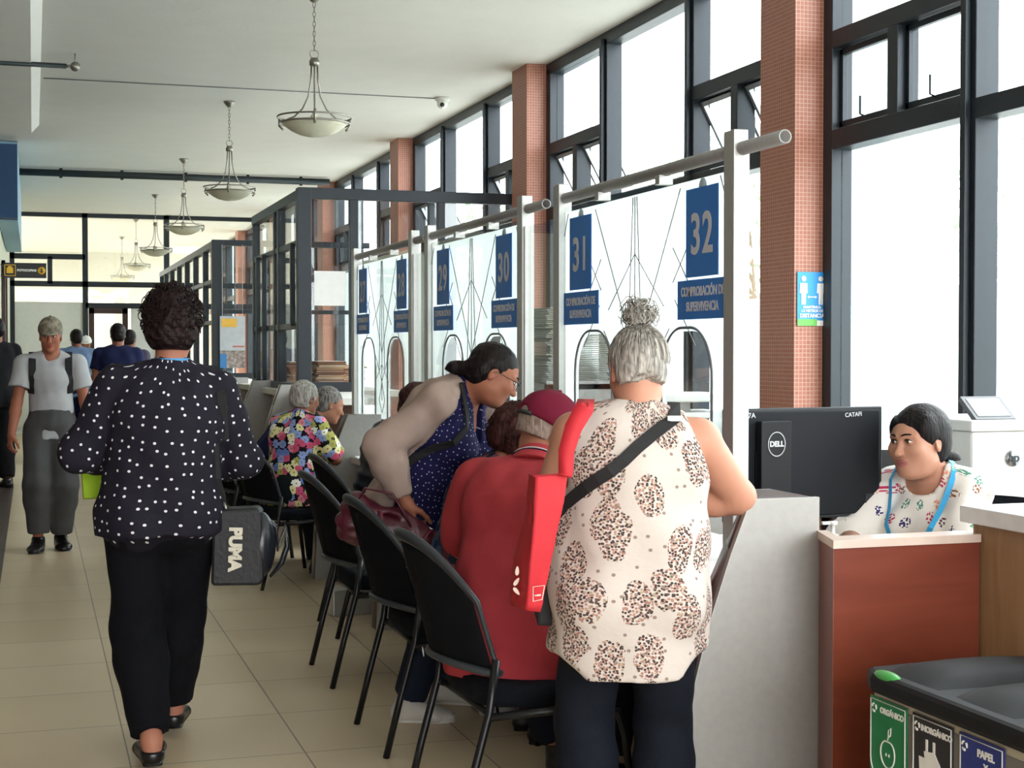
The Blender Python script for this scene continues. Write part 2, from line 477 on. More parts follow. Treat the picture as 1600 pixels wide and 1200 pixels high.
def sculpt(prims, h, disp=None, box=None, cuts=None, smooth=1, margin=0.012):
    """returns verts (n,3) and quads (m,4)"""
    lo = np.full(3, 1e9); hi = -lo
    for p in prims:
        if p.op != '+': continue
        a, b = prim_bounds(p); lo = np.minimum(lo, a); hi = np.maximum(hi, b)
    lo -= margin+2*h; hi += margin+2*h
    if box is not None: lo = np.maximum(lo, npv(box[0])-2*h); hi = np.minimum(hi, npv(box[1])+2*h)
    n = np.maximum(((hi-lo)/h).astype(int)+1, 4)
    F = np.full(n, 0.2, dtype=np.float32)
    ax = [lo[i]+h*np.arange(n[i]) for i in range(3)]
    for p in prims:
        a, b = prim_bounds(p); pad = p.k+2.5*h+margin
        i0 = np.clip(((a-pad-lo)/h).astype(int), 0, n-1); i1 = np.clip(((b+pad-lo)/h).astype(int)+2, 0, n)
        if np.any(i1 <= i0): continue
        X = ax[0][i0[0]:i1[0], None, None]; Y = ax[1][None, i0[1]:i1[1], None]; Z = ax[2][None, None, i0[2]:i1[2]]
        d = prim_eval(p, X, Y, Z)
        sl = (slice(i0[0], i1[0]), slice(i0[1], i1[1]), slice(i0[2], i1[2]))
        f = F[sl]; k = max(p.k, 1e-5)
        if p.op == '+':
            hh = np.maximum(k-np.abs(f-d), 0)/k; F[sl] = np.minimum(f, d)-hh*hh*k*0.25
        else:
            hh = np.maximum(k-np.abs(f+d), 0)/k; F[sl] = np.maximum(f, -d)+hh*hh*k*0.25
    X = ax[0][:, None, None]; Y = ax[1][None, :, None]; Z = ax[2][None, None, :]
    if disp is not None: F = F+disp(X, Y, Z).astype(np.float32)
    if cuts:
        for c, nn in cuts:   # remove the half space the normal points into
            nn = unit(nn); F = np.maximum(F, (X-c[0])*nn[0]+(Y-c[1])*nn[1]+(Z-c[2])*nn[2])
    return nets(F, lo, h, smooth)

def nets(F, lo, h, smooth):
    s = F < 0
    n = np.array(F.shape)
    c = np.zeros(n-1, dtype=np.int8)
    for i in (0, 1):
        for j in (0, 1):
            for k in (0, 1):
                c += s[i:n[0]-1+i, j:n[1]-1+j, k:n[2]-1+k]
    ci = np.argwhere((c > 0) & (c < 8))
    if len(ci) == 0: return np.zeros((0, 3)), np.zeros((0, 4), int)
    ids = -np.ones(n-1, dtype=np.int64); ids[ci[:, 0], ci[:, 1], ci[:, 2]] = np.arange(len(ci))
    acc = np.zeros((len(ci), 3)); cnt = np.zeros(len(ci))
    cor = [(i, j, k) for i in (0, 1) for j in (0, 1) for k in (0, 1)]
    for a in cor:
        for b in cor:
            if sum(b)-sum(a) == 1 and all(y >= x for x, y in zip(a, b)):
                va = F[ci[:, 0]+a[0], ci[:, 1]+a[1], ci[:, 2]+a[2]]; vb = F[ci[:, 0]+b[0], ci[:, 1]+b[1], ci[:, 2]+b[2]]
                m = (va < 0) != (vb < 0)
                t = np.where(m, va/np.where(va-vb == 0, 1, va-vb), 0)
                pa = np.array(a, float); pb = np.array(b, float)
                acc += np.where(m[:, None], pa+t[:, None]*(pb-pa), 0); cnt += m
    V = lo+(ci+acc/cnt[:, None])*h
    Q = []
    for axis in range(3):
        o = [0, 1, 2]; o.remove(axis); d1, d2 = o
        if axis == 1: d1, d2 = d2, d1
        sl0 = [slice(1, None)]*3; sl1 = [slice(1, None)]*3
        sl0[axis] = slice(0, n[axis]-1); sl1[axis] = slice(1, n[axis])
        sl0 = [slice(0, -1) if i == axis else slice(1, -1) for i in range(3)]
        sl1 = [slice(1, None) if i == axis else slice(1, -1) for i in range(3)]
        a = s[tuple(sl0)]; b = s[tuple(sl1)]
        e = np.argwhere(a != b)
        if len(e) == 0: continue
        inside = a[e[:, 0], e[:, 1], e[:, 2]]
        base = e.copy()
        for i in range(3):
            if i != axis: base[:, i] += 1
        def cell(o1, o2):
            q = base.copy(); q[:, d1] += o1; q[:, d2] += o2
            return ids[q[:, 0], q[:, 1], q[:, 2]]
        q = np.stack([cell(-1, -1), cell(0, -1), cell(0, 0), cell(-1, 0)], 1)
        q[~inside] = q[~inside][:, ::-1]
        Q.append(q)
    Q = np.concatenate(Q) if Q else np.zeros((0, 4), int)
    Q = Q[(Q >= 0).all(1)]
    for _ in range(smooth):
        S = np.zeros_like(V); C = np.zeros(len(V))
        for i in range(4):
            a = Q[:, i]; b = Q[:, (i+1) % 4]
            for d in range(3):
                S[:, d] += np.bincount(a, V[b, d], len(V)) + np.bincount(b, V[a, d], len(V))
            C += np.bincount(a, minlength=len(V)) + np.bincount(b, minlength=len(V))
        V = V*0.4+(S/np.maximum(C, 1)[:, None])*0.6
    return V, Q

def merge(meshes):
    V = []; Q = []; n = 0
    for v, q in meshes: V.append(v); Q.append(q+n); n += len(v)
    return np.concatenate(V), np.concatenate(Q)

def keep(v, q, fn):
    """keep the quads whose centre passes fn"""
    c = v[q].mean(1); m = fn(c); q = q[m]
    used = np.zeros(len(v), bool); used[q.ravel()] = True
    mp = np.cumsum(used)-1
    return v[used], mp[q]

def np_object(name, V, Q, mats, parent=None, mi=None, pat=None, extra=None):
    """extra = MB whose faces are appended to the same mesh"""
    nq = len(Q); nv = len(V)
    ev = extra.v if extra else []; ef = extra.f if extra else []
    me = bpy.data.meshes.new(name)
    tot = [4]*nq + [len(f) for f in ef]
    me.vertices.add(nv+len(ev)); me.loops.add(sum(tot)); me.polygons.add(len(tot))
    co = np.concatenate([V, np.array(ev, float).reshape(-1, 3)]) if len(ev) else V
    me.vertices.foreach_set('co', co.ravel().astype(np.float32))
    li = np.concatenate([Q.ravel()]+[np.array(f)+nv for f in ef]) if len(ef) else Q.ravel()
    me.loops.foreach_set('vertex_index', li.astype(np.int32))
    tot = np.array(tot); st = np.concatenate([[0], np.cumsum(tot)[:-1]])
    me.polygons.foreach_set('loop_start', st.astype(np.int32))
    me.polygons.foreach_set('use_smooth', np.ones(len(tot), bool))
    idx = np.zeros(len(tot), np.int32)
    if mi is not None: idx[:nq] = mi
    if extra: idx[nq:] = extra.mi
    for m in (mats if isinstance(mats, (list, tuple)) else [mats]): me.materials.append(m)
    me.polygons.foreach_set('material_index', idx)
    me.update(calc_edges=True); me.validate()
    if pat is not None:
        at = me.attributes.new('pat', 'FLOAT_VECTOR', 'CORNER')
        pc = np.zeros((len(li), 3), np.float32); pc[:len(pat)] = pat; at.data.foreach_set('vector', pc.ravel())
    o = bpy.data.objects.new(name, me); COL.objects.link(o)
    if parent is not None: o.parent = parent
    return o

def pattern_coords(V, Q, bones):
    """cloth coordinates per face corner: around / along the bone nearest to the face"""
    FC = V[Q].mean(1); P4 = V[Q].reshape(-1, 3)
    best = np.full(len(FC), 1e9); out = np.zeros((len(FC), 4, 3))
    for i, (a, b, r, side, back) in enumerate(bones):
        a = npv(a); b = npv(b); ab = b-a; L = np.linalg.norm(ab); w = ab/L
        u = npv(side); u = u-w*np.dot(u, w); u = u/np.linalg.norm(u); v = np.cross(w, u)
        rel = FC-a; t = rel@w; tc = np.clip(t, 0, L)
        d = np.linalg.norm(rel-tc[:, None]*w, axis=1)/r
        A, B = r*1.2, r*0.85
        if r < 0.1: A = B = r
        ph = np.linspace(-PI, PI, 400); ds = np.sqrt((A*np.cos(ph))**2+(B*np.sin(ph))**2)*(ph[1]-ph[0]); cum = np.cumsum(ds)-ds.sum()/2
        def an(X): return np.arctan2((X@u)/A, ((X@v)*(-1 if back else 1))/B)
        ac = np.interp(an(rel), ph, cum)[:, None]
        r4 = P4-a; a4 = np.interp(an(r4), ph, cum).reshape(-1, 4); T = cum[-1]-cum[0]
        a4 = a4-T*np.round((a4-ac)/T)
        m = d < best; best[m] = d[m]
        out[m, :, 0] = a4[m]+i*0.37; out[m, :, 1] = (r4@w).reshape(-1, 4)[m]+i*0.53
    return out.reshape(-1, 3)

# ------------------------------------------------------------------ people
def rotm(pitch=0, yaw=0, roll=0):
    """columns = right, forward, up. pitch > 0 looks down, yaw > 0 turns left, roll > 0 tips to the right shoulder"""
    return np.array(
        (Matrix.Rotation(R(yaw), 3, 'Z') @ Matrix.Rotation(-R(pitch), 3, 'X') @ Matrix.Rotation(R(roll), 3, 'Y')))

def ik(root, target, l1, l2, pole):
    root = npv(root); target = npv(target); d = target-root; D = np.linalg.norm(d)
    D2 = min(D, (l1+l2)*0.998); w = d/max(D, 1e-6); end = root+w*D2
    x = (l1*l1-l2*l2+D2*D2)/(2*D2); hgt = math.sqrt(max(l1*l1-x*x, 0))
    p = npv(pole); p = p-w*np.dot(p, w)
    if np.linalg.norm(p) < 1e-4: p = np.cross(w, (1, 0, 0))
    return root+w*x+unit(p)*hgt, end

class Fig:
    def __init__(f, h=1.7, w=1.0, fem=False, pz=None, px=0, py=0, lean=(0, 3), side=0, twist=0, pyaw=0, nod=(10, 0, 0), neck=12, head=None,
                 hands=None, feet=None, arm_pole=None, knee_pole=None, belly=0.0, bust=0.0, hip=1.0, shoulder=1.0, hs=1.0, arm=1.0, leg=1.0, slump=0.0):
        s = h/1.7; f.s = s; f.w = w; f.fem = fem; f.belly = belly; f.bust = bust; f.hip = hip; f.arm = arm; f.leg = leg
        f.P = npv((px, py, 0.93*s if pz is None else pz))
        Rp = rotm(0, pyaw); f.Rp = Rp
        Rc = rotm(0, pyaw+twist)
        def up(a, Rm):
            return Rm @ npv((math.sin(R(side)), math.sin(R(a)), math.cos(R(a))*math.cos(R(side))))
        u1 = unit(up(lean[0], Rp)); u2 = unit(up(lean[1], Rc))
        f.u1, f.u2 = u1, u2
        f.r1 = Rp[:, 0]; f.r2 = unit(Rc[:, 0]-u2*np.dot(Rc[:, 0], u2))
        f.f1 = np.cross(u1, f.r1); f.f2 = np.cross(u2, f.r2)
        um = unit(u1+u2)
        f.W = f.P+u1*0.15*s
        f.C = f.W+um*0.19*s
        f.N = f.C+u2*0.165*s
        f.sh = 0.185*s*shoulder*(0.93 if fem else 1.0)
        f.S = {1: f.N-u2*0.055*s+f.r2*f.sh, -1: f.N-u2*0.055*s-f.r2*f.sh}
        nd = unit(up(neck+lean[1]*0.6, Rc)) if not isinstance(neck, tuple) else unit(neck)
        f.nd = nd
        f.hs = s*hs*1.0
        f.H = f.N+nd*0.145*s+npv((0, 0, 0.005))
        f.Rh = rotm(*(head or (10, 0, 0)))
        f.ul, f.fl = 0.285*s, 0.25*s
        f.tl, f.cl = 0.43*s, 0.41*s
        f.hand = {}; f.E = {}; f.Wr = {}
        hands = hands or {}
        for sd in (1, -1):
            hd = hands.get(sd, dict(p=tuple(f.S[sd]+npv((0.06*sd, 0.04, -0.52))*s)))
            pole = hd.get('pole', (0.5*sd, -0.6, -0.3))
            f.E[sd], f.Wr[sd] = ik(f.S[sd], hd['p'], f.ul, f.fl, pole)
            fd = unit(f.Wr[sd]-f.E[sd])
            d = unit(hd.get('dir', fd)); nrm = npv(hd.get('back', (sd*1.0, 0.2, 0)))
            nrm = unit(nrm-d*np.dot(nrm, d))
            x = np.cross(d, nrm)      # across
            f.hand[sd] = (f.Wr[sd], x, d, nrm, hd.get('curl', 28), sd, hd.get('spread', 0))
        feet = feet or {1: (0.1, 0, 0), -1: (-0.1, 0, 0)}
        f.hp = {}; f.K = {}; f.A = {}; f.foot = {}
        for sd in (1, -1):
            f.hp[sd] = f.P+f.r1*sd*0.088*s*hip-npv((0, 0, 0.03*s))
            fx, fy, fz, *rest = feet[sd]; yaw = rest[0] if rest else 0; tip = rest[1] if len(rest) > 1 else 0
            an = npv((fx, fy, fz+0.08*s+(0.05 if tip else 0)*s*abs(math.sin(R(tip)))*3))
            kp = (knee_pole or {}).get(sd, (0.12*sd, 1, 0.1))
            kp = npv(kp)
            f.K[sd], f.A[sd] = ik(f.hp[sd], an, f.tl, f.cl, kp)
            f.foot[sd] = (yaw, tip)

    # ---- forms
    def torso(f, m=0.0, k=0.035, sh=True, low=True, wid=1.0, ease=(0, 0, 0)):
        """m = thickness over the body, ease = extra at hip, waist, chest"""
        s, w = f.s, f.w; P, W, C, N = f.P, f.W, f.C, f.N
        hipw = f.hip
        rs = [((0.165*w*hipw+ease[0])*s+m, (0.118*w+ease[0])*s+m),
              ((0.142*w+f.belly*0.5+ease[1])*s+m, (0.105*w+f.belly*0.6+ease[1])*s+m),
              ((0.155*w+ease[2])*s+m, (0.115*w+f.belly*0.15+ease[2])*s+m),
              ((0.125*(0.5+w*0.5))*s+m, (0.075*(0.4+w*0.6))*s+m)]
        bel = f.f1*f.belly*0.45*s
        out = []
        if low: out.append(cone(P-f.u1*0.05*s, P, (rs[0][0]*0.86, rs[0][1]*0.86), rs[0], f.r1, k))
        out += [cone(P, W+bel, rs[0], rs[1], f.r1, k),
                cone(W+bel, C, rs[1], rs[2], f.r2, k),
                cone(C, N-f.u2*0.06*s, rs[2], rs[3], f.r2, k)]
        if sh:
            rr = 0.052*s*(0.6+0.4*w)*f.arm**0.5+m
            out.append(cone(f.S[-1], f.S[1], rr, rr, f.r2, k))
            for sd in (1, -1):
                out.append(cone(N+f.u2*0.02*s, f.S[sd], 0.034*s+m, 0.040*s+m, f.r2, k))
                # shoulder blades / pecs
                out.append(ell(C+f.u2*0.03*s+f.r2*sd*0.085*s*w-f.f2*0.045*s*w, (0.07*s*w+m, 0.06*s*w+m, 0.11*s+m), np.stack([f.r2, f.f2, f.u2], 1), k))
        for sd in (1, -1):
            out.append(ell(P-f.f1*0.055*s*w+f.r1*sd*0.075*s*w*hipw-f.u1*0.03*s, (0.095*s*w+m,)*3, None, k))
            if f.bust: out.append(ell(C-f.u2*0.02*s+f.f2*(0.075+0.03*f.bust)*s*w+f.r2*sd*0.075*s*w, (0.068*s*f.bust+m, 0.062*s*f.bust+m, 0.062*s*f.bust+m), None, k))
        return out
    def armp(f, sd, m=0.0, to=1.0, k=0.02, loose=0.0, taper=0.0, lo=0.0):
        """to: 0..1 upper arm .. 2 wrist"""
        s = f.s*f.arm; S, E, Wr = f.S[sd], f.E[sd], f.Wr[sd]; o = []
        r0, r1, r2 = 0.050*s+m, 0.040*s+m, 0.028*s+m
        fw = unit(Wr-E)
        if to < 1:
            e = S+(E-S)*to; o.append(cone(S, e, r0+loose*0.4, r0+(r1-r0)*to+loose, f.r2, k, fb=True))
        else:
            o.append(cone(S, E, r0+loose*0.4, r1+loose, f.r2, k))
            t = to-1
            if t > 0:
                mid = E+(Wr-E)*0.3
                rm = r1*1.02+loose
                if t <= 0.3: o.append(cone(E, E+(Wr-E)*t, r1+loose, rm, f.r2, k, fb=True))
                else:
                    o.append(cone(E, mid, r1+loose, rm, f.r2, k))
                    o.append(cone(mid, E+(Wr-E)*t, rm, r2+(1-t)*0.01+taper, f.r2, k, fb=to < 2.0 or m > 0))
        return o
    def legp(f, sd, m=0.0, to=2.0, k=0.02, loose=0.0, cuff=None):
        s = f.s*f.leg; H, K, A = f.hp[sd], f.K[sd], f.A[sd]; o = []
        r0, r1, r2, r3 = 0.085*s*f.w**0.5+m+loose*0.3, 0.056*s+m+loose, 0.057*s+m+loose, 0.036*s+m+loose
        if cuff: r3 = cuff
        if to <= 1:
            e = H+(K-H)*to; o.append(cone(H, e, r0, r0+(r1-r0)*to, f.r1, k, fb=True)); return o
        o.append(cone(H, K, r0, r1, f.r1, k))
        shin = unit(A-K); back = -f.f1
        mid = K+(A-K)*0.28+(back-shin*np.dot(back, shin))*0.012*s
        if to <= 1.28: o.append(cone(K, K+(mid-K)*(to-1)/0.28, r1, r2, f.r1, k, fb=True))
        else:
            o.append(cone(K, mid, r1, r2, f.r1, k))
            e = A if to >= 2 else K+(A-K)*(to-1)
            o.append(cone(mid, e, r2, r3, f.r1, k, fb=(m > 0 or to < 2)))
        return o
    def footp(f, sd, m=0.0, k=0.015, L=0.25, heel=0.0, sole=0.0):
        s = f.s; yaw, tip = f.foot[sd]; A = f.A[sd]
        Rf = rotm(0, yaw)
        fw = Rf @ npv((0, math.cos(R(tip)), -math.sin(R(tip)))); upv = Rf @ npv((0, math.sin(R(tip)), math.cos(R(tip)))); rt = Rf[:, 0]
        an = A; hl = A-upv*(0.045-heel)*s-fw*0.03*s; ball = A-upv*0.055*s+fw*0.115*s; toe = A-upv*0.062*s+fw*0.17*s
        if heel: ball = ball-upv*0.0; hl = hl+upv*0.0
        o = [cone(an, hl, 0.036*s+m, 0.031*s+m, rt, k), cone(hl, ball, (0.032*s+m, 0.03*s+m), (0.046*s+m, 0.024*s+m), rt, k),
             cone(an, ball, 0.034*s+m, (0.042*s+m, 0.022*s+m), rt, k), cone(ball, toe, (0.045*s+m, 0.023*s+m), (0.034*s+m, 0.016*s+m), rt, k)]
        return o, (fw, upv, rt)
    def handp(f, sd):
        w0, x, d, nz, curl, sdd, spread = f.hand[sd]; s = f.s*0.97
        # thumb side: x such that thumb points inward/forward
        x = x*(1 if sd == -1 else -1)
        def q(a, b, c): return w0+(x*a+d*b+nz*c)*s
        o = [cone(q(0, 0, 0), q(0, 0.03, 0), (0.026*s, 0.02*s), (0.034*s, 0.017*s), x, 0.012),
             cone(q(0, 0.028, 0), q(0.001, 0.078, 0), (0.033*s, 0.0155*s), (0.038*s, 0.013*s), x, 0.01)]
        for i, (bx, ln) in enumerate(((0.030, 0.072), (0.010, 0.080), (-0.010, 0.074), (-0.028, 0.058))):
            p = npv((bx, 0.082-0.004*abs(i-1), 0.0)); a = 0.0; r = 0.0088
            fan = (1.5-i)*(0.05+spread)
            for j, fr in enumerate((0.45, 0.3, 0.25)):
                a += R(curl*(0.75 if j == 0 else 1.0)*(1+0.06*i))
                dv = npv((math.sin(fan)*math.cos(a), math.cos(a)*math.cos(fan), -math.sin(a)))
                p2 = p+dv*ln*fr
                o.append(cone(q(*p), q(*p2), r*s, (r-0.0008)*s, x, 0.004)); p = p2; r -= 0.0008
        c = R(curl)
        t0 = (0.022, 0.018, -0.004); t1 = (0.046, 0.045, -0.016-0.01*math.sin(c)); t2 = (0.053, 0.073, -0.028-0.02*math.sin(c)); t3 = (0.050, 0.095, -0.036-0.03*math.sin(c))
        o += [cone(q(*t0), q(*t1), 0.0155*s, 0.0125*s, x, 0.010), cone(q(*t1), q(*t2), 0.0115*s, 0.0100*s, x, 0.004), cone(q(*t2), q(*t3), 0.0100*s, 0.0082*s, x, 0.004)]
        return o
    def hl(f, p):  # head-local to figure
        return f.H+f.Rh @ (npv(p)*f.hs)
    def headp(f, male=True, chub=0.0, nose=1.0):
        q = f.hl; s = f.hs; Rh = f.Rh; e = []
        def E(c, r, k=0.02, op='+', Rm=None): e.append(ell(q(c), npv(r)*s, Rh if Rm is None else Rh @ Rm, k*s, op))
        def Cn(a, b, ra, rb, k=0.01, op='+'): e.append(cone(q(a), q(b), npv(ra)*s if np.ndim(ra) else ra*s, npv(rb)*s if np.ndim(rb) else rb*s, Rh[:, 0], k*s, op=op))
        c = chub
        E((0, -0.018, 0.036), (0.074, 0.094, 0.082), 0.03)
        E((0, 0.030, 0.010), (0.064+0.003*c, 0.060, 0.075), 0.03)
        E((0, 0.032, -0.045), (0.055+0.010*c, 0.055+0.004*c, 0.060), 0.03)     # lower face
        E((0, 0.010, -0.060), (0.056+0.012*c, 0.050, 0.040), 0.03)      # jaw angle
        E((0, 0.070, -0.092), (0.022+0.006*c, 0.020, 0.018), 0.028)     # chin
        for sd in (1, -1):
            E((sd*0.040, 0.062, -0.018), (0.024+0.006*c, 0.022+0.004*c, 0.022+0.004*c), 0.02)      # cheek
            E((sd*0.028, 0.086, 0.012), (0.018, 0.014, 0.011), 0.016, '-')  # socket
            Cn((sd*0.012, 0.085, 0.028), (sd*0.048, 0.070, 0.027), 0.0095, 0.008, 0.012)    # brow
            E((sd*0.030, 0.0735, 0.011), (0.0145, 0.0145, 0.0125), 0.003)     # lid mass
            E((sd*0.010, 0.103, -0.029), (0.008, 0.010, 0.007), 0.006)    # nostril wing
            E((sd*0.0745, -0.012, -0.002), (0.008, 0.019, 0.031), 0.006, '+', np.array(Matrix.Rotation(R(-18*sd), 3, 'Z')))   # ear
            E((sd*0.083, -0.006, 0.002), (0.006, 0.010, 0.017), 0.004, '-')
        Cn((0, 0.084, 0.014), (0, 0.106*(0.94+0.06*nose), -0.024), 0.0075, 0.0105*nose, 0.012)
        E((0, 0.108, -0.028), (0.0105*nose, 0.0105, 0.009), 0.008)
        E((0, 0.0865, -0.0535), (0.023, 0.011, 0.0065), 0.007)     # upper lip
        E((0, 0.0845, -0.0655), (0.020, 0.011, 0.0070), 0.005)
        E((0, 0.0985, -0.0595), (0.024, 0.010, 0.0012), 0.003, '-')
        # neck
        nr = (0.056 if male else 0.048)*(1+0.15*c)
        e.append(cone(q((0, -0.022, -0.05)), f.N-f.u2*0.02*f.s, nr*f.s, nr*1.12*f.s, f.r2, 0.03*s))
        if c: e.append(ell(q((0, 0.03, -0.092)), npv((0.045, 0.035, 0.022))*s*(0.8+0.3*c), Rh, 0.03*s))
        return e
    def least(f, d):
        d = unit(d); return min((f.r2, f.f2, f.u2), key=lambda a: abs(np.dot(a, d)))
    def bones(f, back=True):
        return [(f.P-f.u1*0.3*f.s, f.N, 0.17*f.s*f.w, f.r1, back)] + \
               [(f.S[sd], f.E[sd], 0.072*f.s, f.least(f.E[sd]-f.S[sd]), back) for sd in (1, -1)] + [(f.E[sd], f.Wr[sd], 0.065*f.s, f.least(f.Wr[sd]-f.E[sd]), back) for sd in (1, -1)]

def make_person(f, name, loc, rz, label, skin, group=None, male=True, chub=0.0, res=0.009, hres=0.004, bare=True, eyes='#2a1a12', brow='#1c1512', lips=None, nose=1.0, feet=True, hands=(1, -1), face=True, cat='person'):
    """body = one mesh: trunk, limbs, head with a face, hands with five fingers"""
    M = f
    allp = M.torso()+M.armp(1, to=2.0)+M.armp(-1, to=2.0)+M.legp(1)+M.legp(-1)
    if feet: allp += M.footp(1)[0]+M.footp(-1)[0]
    hp = M.headp(male, chub, nose)
    handp = {sd: M.handp(sd) for sd in (1, -1)}
    full = allp+hp
    zc = M.H; hb = (zc-0.17*M.hs, zc+0.17*M.hs)
    nv = unit(M.H-M.N); ncut = M.N+nv*0.035*M.s
    boxes = {}
    for sd in hands:
        wv = unit(M.Wr[sd]-M.E[sd]); boxes[sd] = (M.Wr[sd]-wv*0.01, wv)
    parts = []
    v, q = sculpt(full+[p for sd in (1, -1) for p in handp[sd][:2]], res)
    def not_special(c):
        m = ~(((c-ncut)@nv > 0.004) & (np.linalg.norm(c-M.H, axis=1) < 0.2*M.hs))
        for sd in hands:
            p0, wv = boxes[sd]; m &= ~(((c-p0)@wv > 0.004) & (np.linalg.norm(c-M.Wr[sd], axis=1) < 0.2))
        return m
    parts.append(keep(v, q, not_special))
    v, q = sculpt(hp+allp[:10], hres, box=hb)
    parts.append(keep(v, q, lambda c: (c-ncut)@nv > -0.003))
    for sd in hands:
        p0, wv = boxes[sd]
        v, q = sculpt(handp[sd]+M.armp(sd, to=2.0), max(0.0032, hres*0.85), box=(M.Wr[sd]-0.2, M.Wr[sd]+0.2))
        parts.append(keep(v, q, lambda c: (c-p0)@wv > -0.002))
    V, Q = merge(parts)
    C = V[Q].mean(1); loc_ = ((C-M.H) @ M.Rh)/M.hs
    mi = np.zeros(len(Q), np.int32)
    lip = (np.abs(loc_[:, 0]) < 0.023) & (loc_[:, 2] < -0.0475) & (loc_[:, 2] > -0.0725) & (loc_[:, 1] > 0.086) & ((loc_[:, 0]/0.024)**2+((loc_[:, 2]+0.0598)/0.0125)**2 < 1)
    mi[lip] = 1
    ex = MB()
    if face:
        Mh = Matrix(M.Rh.tolist())
        for sd in (1, -1):
            ex.ellipsoid(M.hl((sd*0.030, 0.0775, 0.0105)), (0.0125*M.hs, 0.0125*M.hs, 0.0062*M.hs), 14, 8, 2, Mh)
            ex.ellipsoid(M.hl((sd*0.030, 0.0872, 0.0105)), (0.0058*M.hs, 0.0036*M.hs, 0.0056*M.hs), 10, 6, 3, Mh)
            ex.tube([M.hl((sd*(0.030-0.014), 0.0835, 0.0125)), M.hl((sd*0.023, 0.0895, 0.0175)), M.hl((sd*0.033, 0.0890, 0.0180)), M.hl((sd*0.044, 0.0800, 0.0125))], [0.001*M.hs, 0.0019*M.hs, 0.0019*M.hs, 0.001*M.hs], 6, 4)
            ex.tube([M.hl((sd*0.012, 0.0945, 0.030)), M.hl((sd*0.024, 0.0925, 0.0345)), M.hl((sd*0.038, 0.0840, 0.034)), M.hl((sd*0.050, 0.070, 0.028))], [0.0028*M.hs, 0.0036*M.hs, 0.003*M.hs, 0.0012*M.hs], 6, 4)
    skin_m = mat('skin_'+skin.strip('#'), skin, 0.55, var=0.06, scale=9, bump=0.05, bscale=300, spec=0.35)
    skin_m.node_tree.nodes['Principled BSDF'].inputs['Subsurface Weight'].default_value = 0.0
    rgb = hexc(skin); lc = lips or (rgb[0]*0.72, rgb[1]*0.45, rgb[2]*0.5)
    lipm = mat('lips_'+skin.strip('#')+('x' if lips else ''), lc, 0.5, var=0.03)
    ms = [skin_m, lipm, mat('eye_white', '#d8d0c8', 0.3, var=0.02), mat('iris_'+eyes.strip('#'), eyes, 0.2, var=0.02), mat('brow_'+brow.strip('#'), brow, 0.8, var=0.1)]
    o = np_object(name, V, Q, ms, None, mi, None, ex)
    o.location = loc; o.rotation_euler = (0, 0, rz)
    tag(o, label, cat, group)
    f.obj = o
    return o

def garment(f, name, prims, m, res=0.008, folds=0.004, fscale=26, seed=0, an=(1, 1, 0.55), back=True, cuts=None, label=None, parent=None, smooth=1, bones=None, disp2=None):
    def disp(X, Y, Z):
        d = folds*noise(X, Y, Z, fscale, 7, seed, an)+folds*0.45*noise(X, Y, Z, fscale*2.4, 6, seed+2, an)
        if disp2 is not None: d = d+disp2(X, Y, Z)
        return d
    v, q = sculpt(prims, res, disp if (folds or disp2) else None, cuts=cuts, smooth=smooth)
    o = np_object(name, v, q, m, parent or f.obj, None, pattern_coords(v, q, bones or f.bones(back)))
    if label: o['label'] = label
    return o

def fold_set(f, side, n=5):
    return None

def trousers(f, m, name='trousers', mt=0.014, loose=0.006, cuff=0.07, to=1.93, res=0.009, top=0.12, folds=0.004, seed=3, label=None):
    s = f.s
    pr = f.torso(mt, sh=False)[:2]
    t = [p for p in f.torso(mt, sh=False)]
    pr = [t[0], cone(f.P, f.P+f.u1*top*s, t[1].ra, t[1].ra*0.3+t[1].rb*0.7, f.r1, 0.03, fb=True)]
    pr += [p for p in t if p.kind == 'e' and p.a[2] < f.P[2]+0.02*s and abs(np.dot(p.a-f.P, f.f1)+0.055*s*f.w) < 0.03]
    for sd in (1, -1): pr += f.legp(sd, mt, to, 0.03, loose, cuff)
    return garment(f, name, pr, m, res, folds, 24, seed, label=label, bones=[(f.hp[sd], f.K[sd], 0.08, f.r1, True) for sd in (1, -1)]+[(f.K[sd], f.A[sd], 0.07, f.r1, True) for sd in (1, -1)])

def shoes(f, m, style='shoe', sole=None, res=0.005, label=None):
    for sd in (1, -1):
        pr, (fw, upv, rt) = f.footp(sd, 0.008)
        A = f.A[sd]; s = f.s
        v, q = sculpt(pr+([cone(A-upv*0.02, A+upv*0.02*s, 0.046*s, 0.044*s, rt, 0.01, fb=True)] if style != 'pump' else []), res,
                      cuts=[(A+upv*(0.03 if style != 'pump' else -0.03)*s, upv)])
        ex = MB()
        # sole
        pts = []
        c0 = A-upv*0.079*s
        for a, b in ((-0.065, 0.022), (-0.055, 0.034), (0.0, 0.036), (0.06, 0.042), (0.12, 0.052), (0.165, 0.046), (0.195, 0.026)):
            pts.append((a, b))
        ring = [c0+fw*a*s+rt*b*s for a, b in pts]+[c0+fw*a*s-rt*b*s for a, b in reversed(pts)]
        th = 0.026 if style == 'sneaker' else 0.014
        n = len(ring)
        ex.add([tuple(p) for p in ring]+[tuple(p+upv*th*s) for p in ring], [tuple(range(n)), tuple(range(n, 2*n))]+[(k, (k+1) % n, n+(k+1) % n, n+k) for k in range(n)], False, 1)
        if style == 'sneaker':
            for i in range(5):
                p = A-upv*(0.028+0.004*i)*s+fw*(0.055+0.018*i)*s
                ex.tube([p-rt*0.022*s, p+upv*0.008*s, p+rt*0.022*s], 0.003, 6, 1)
        np_object('shoe', v, q, [m, sole or m], f.obj, None, None, ex)

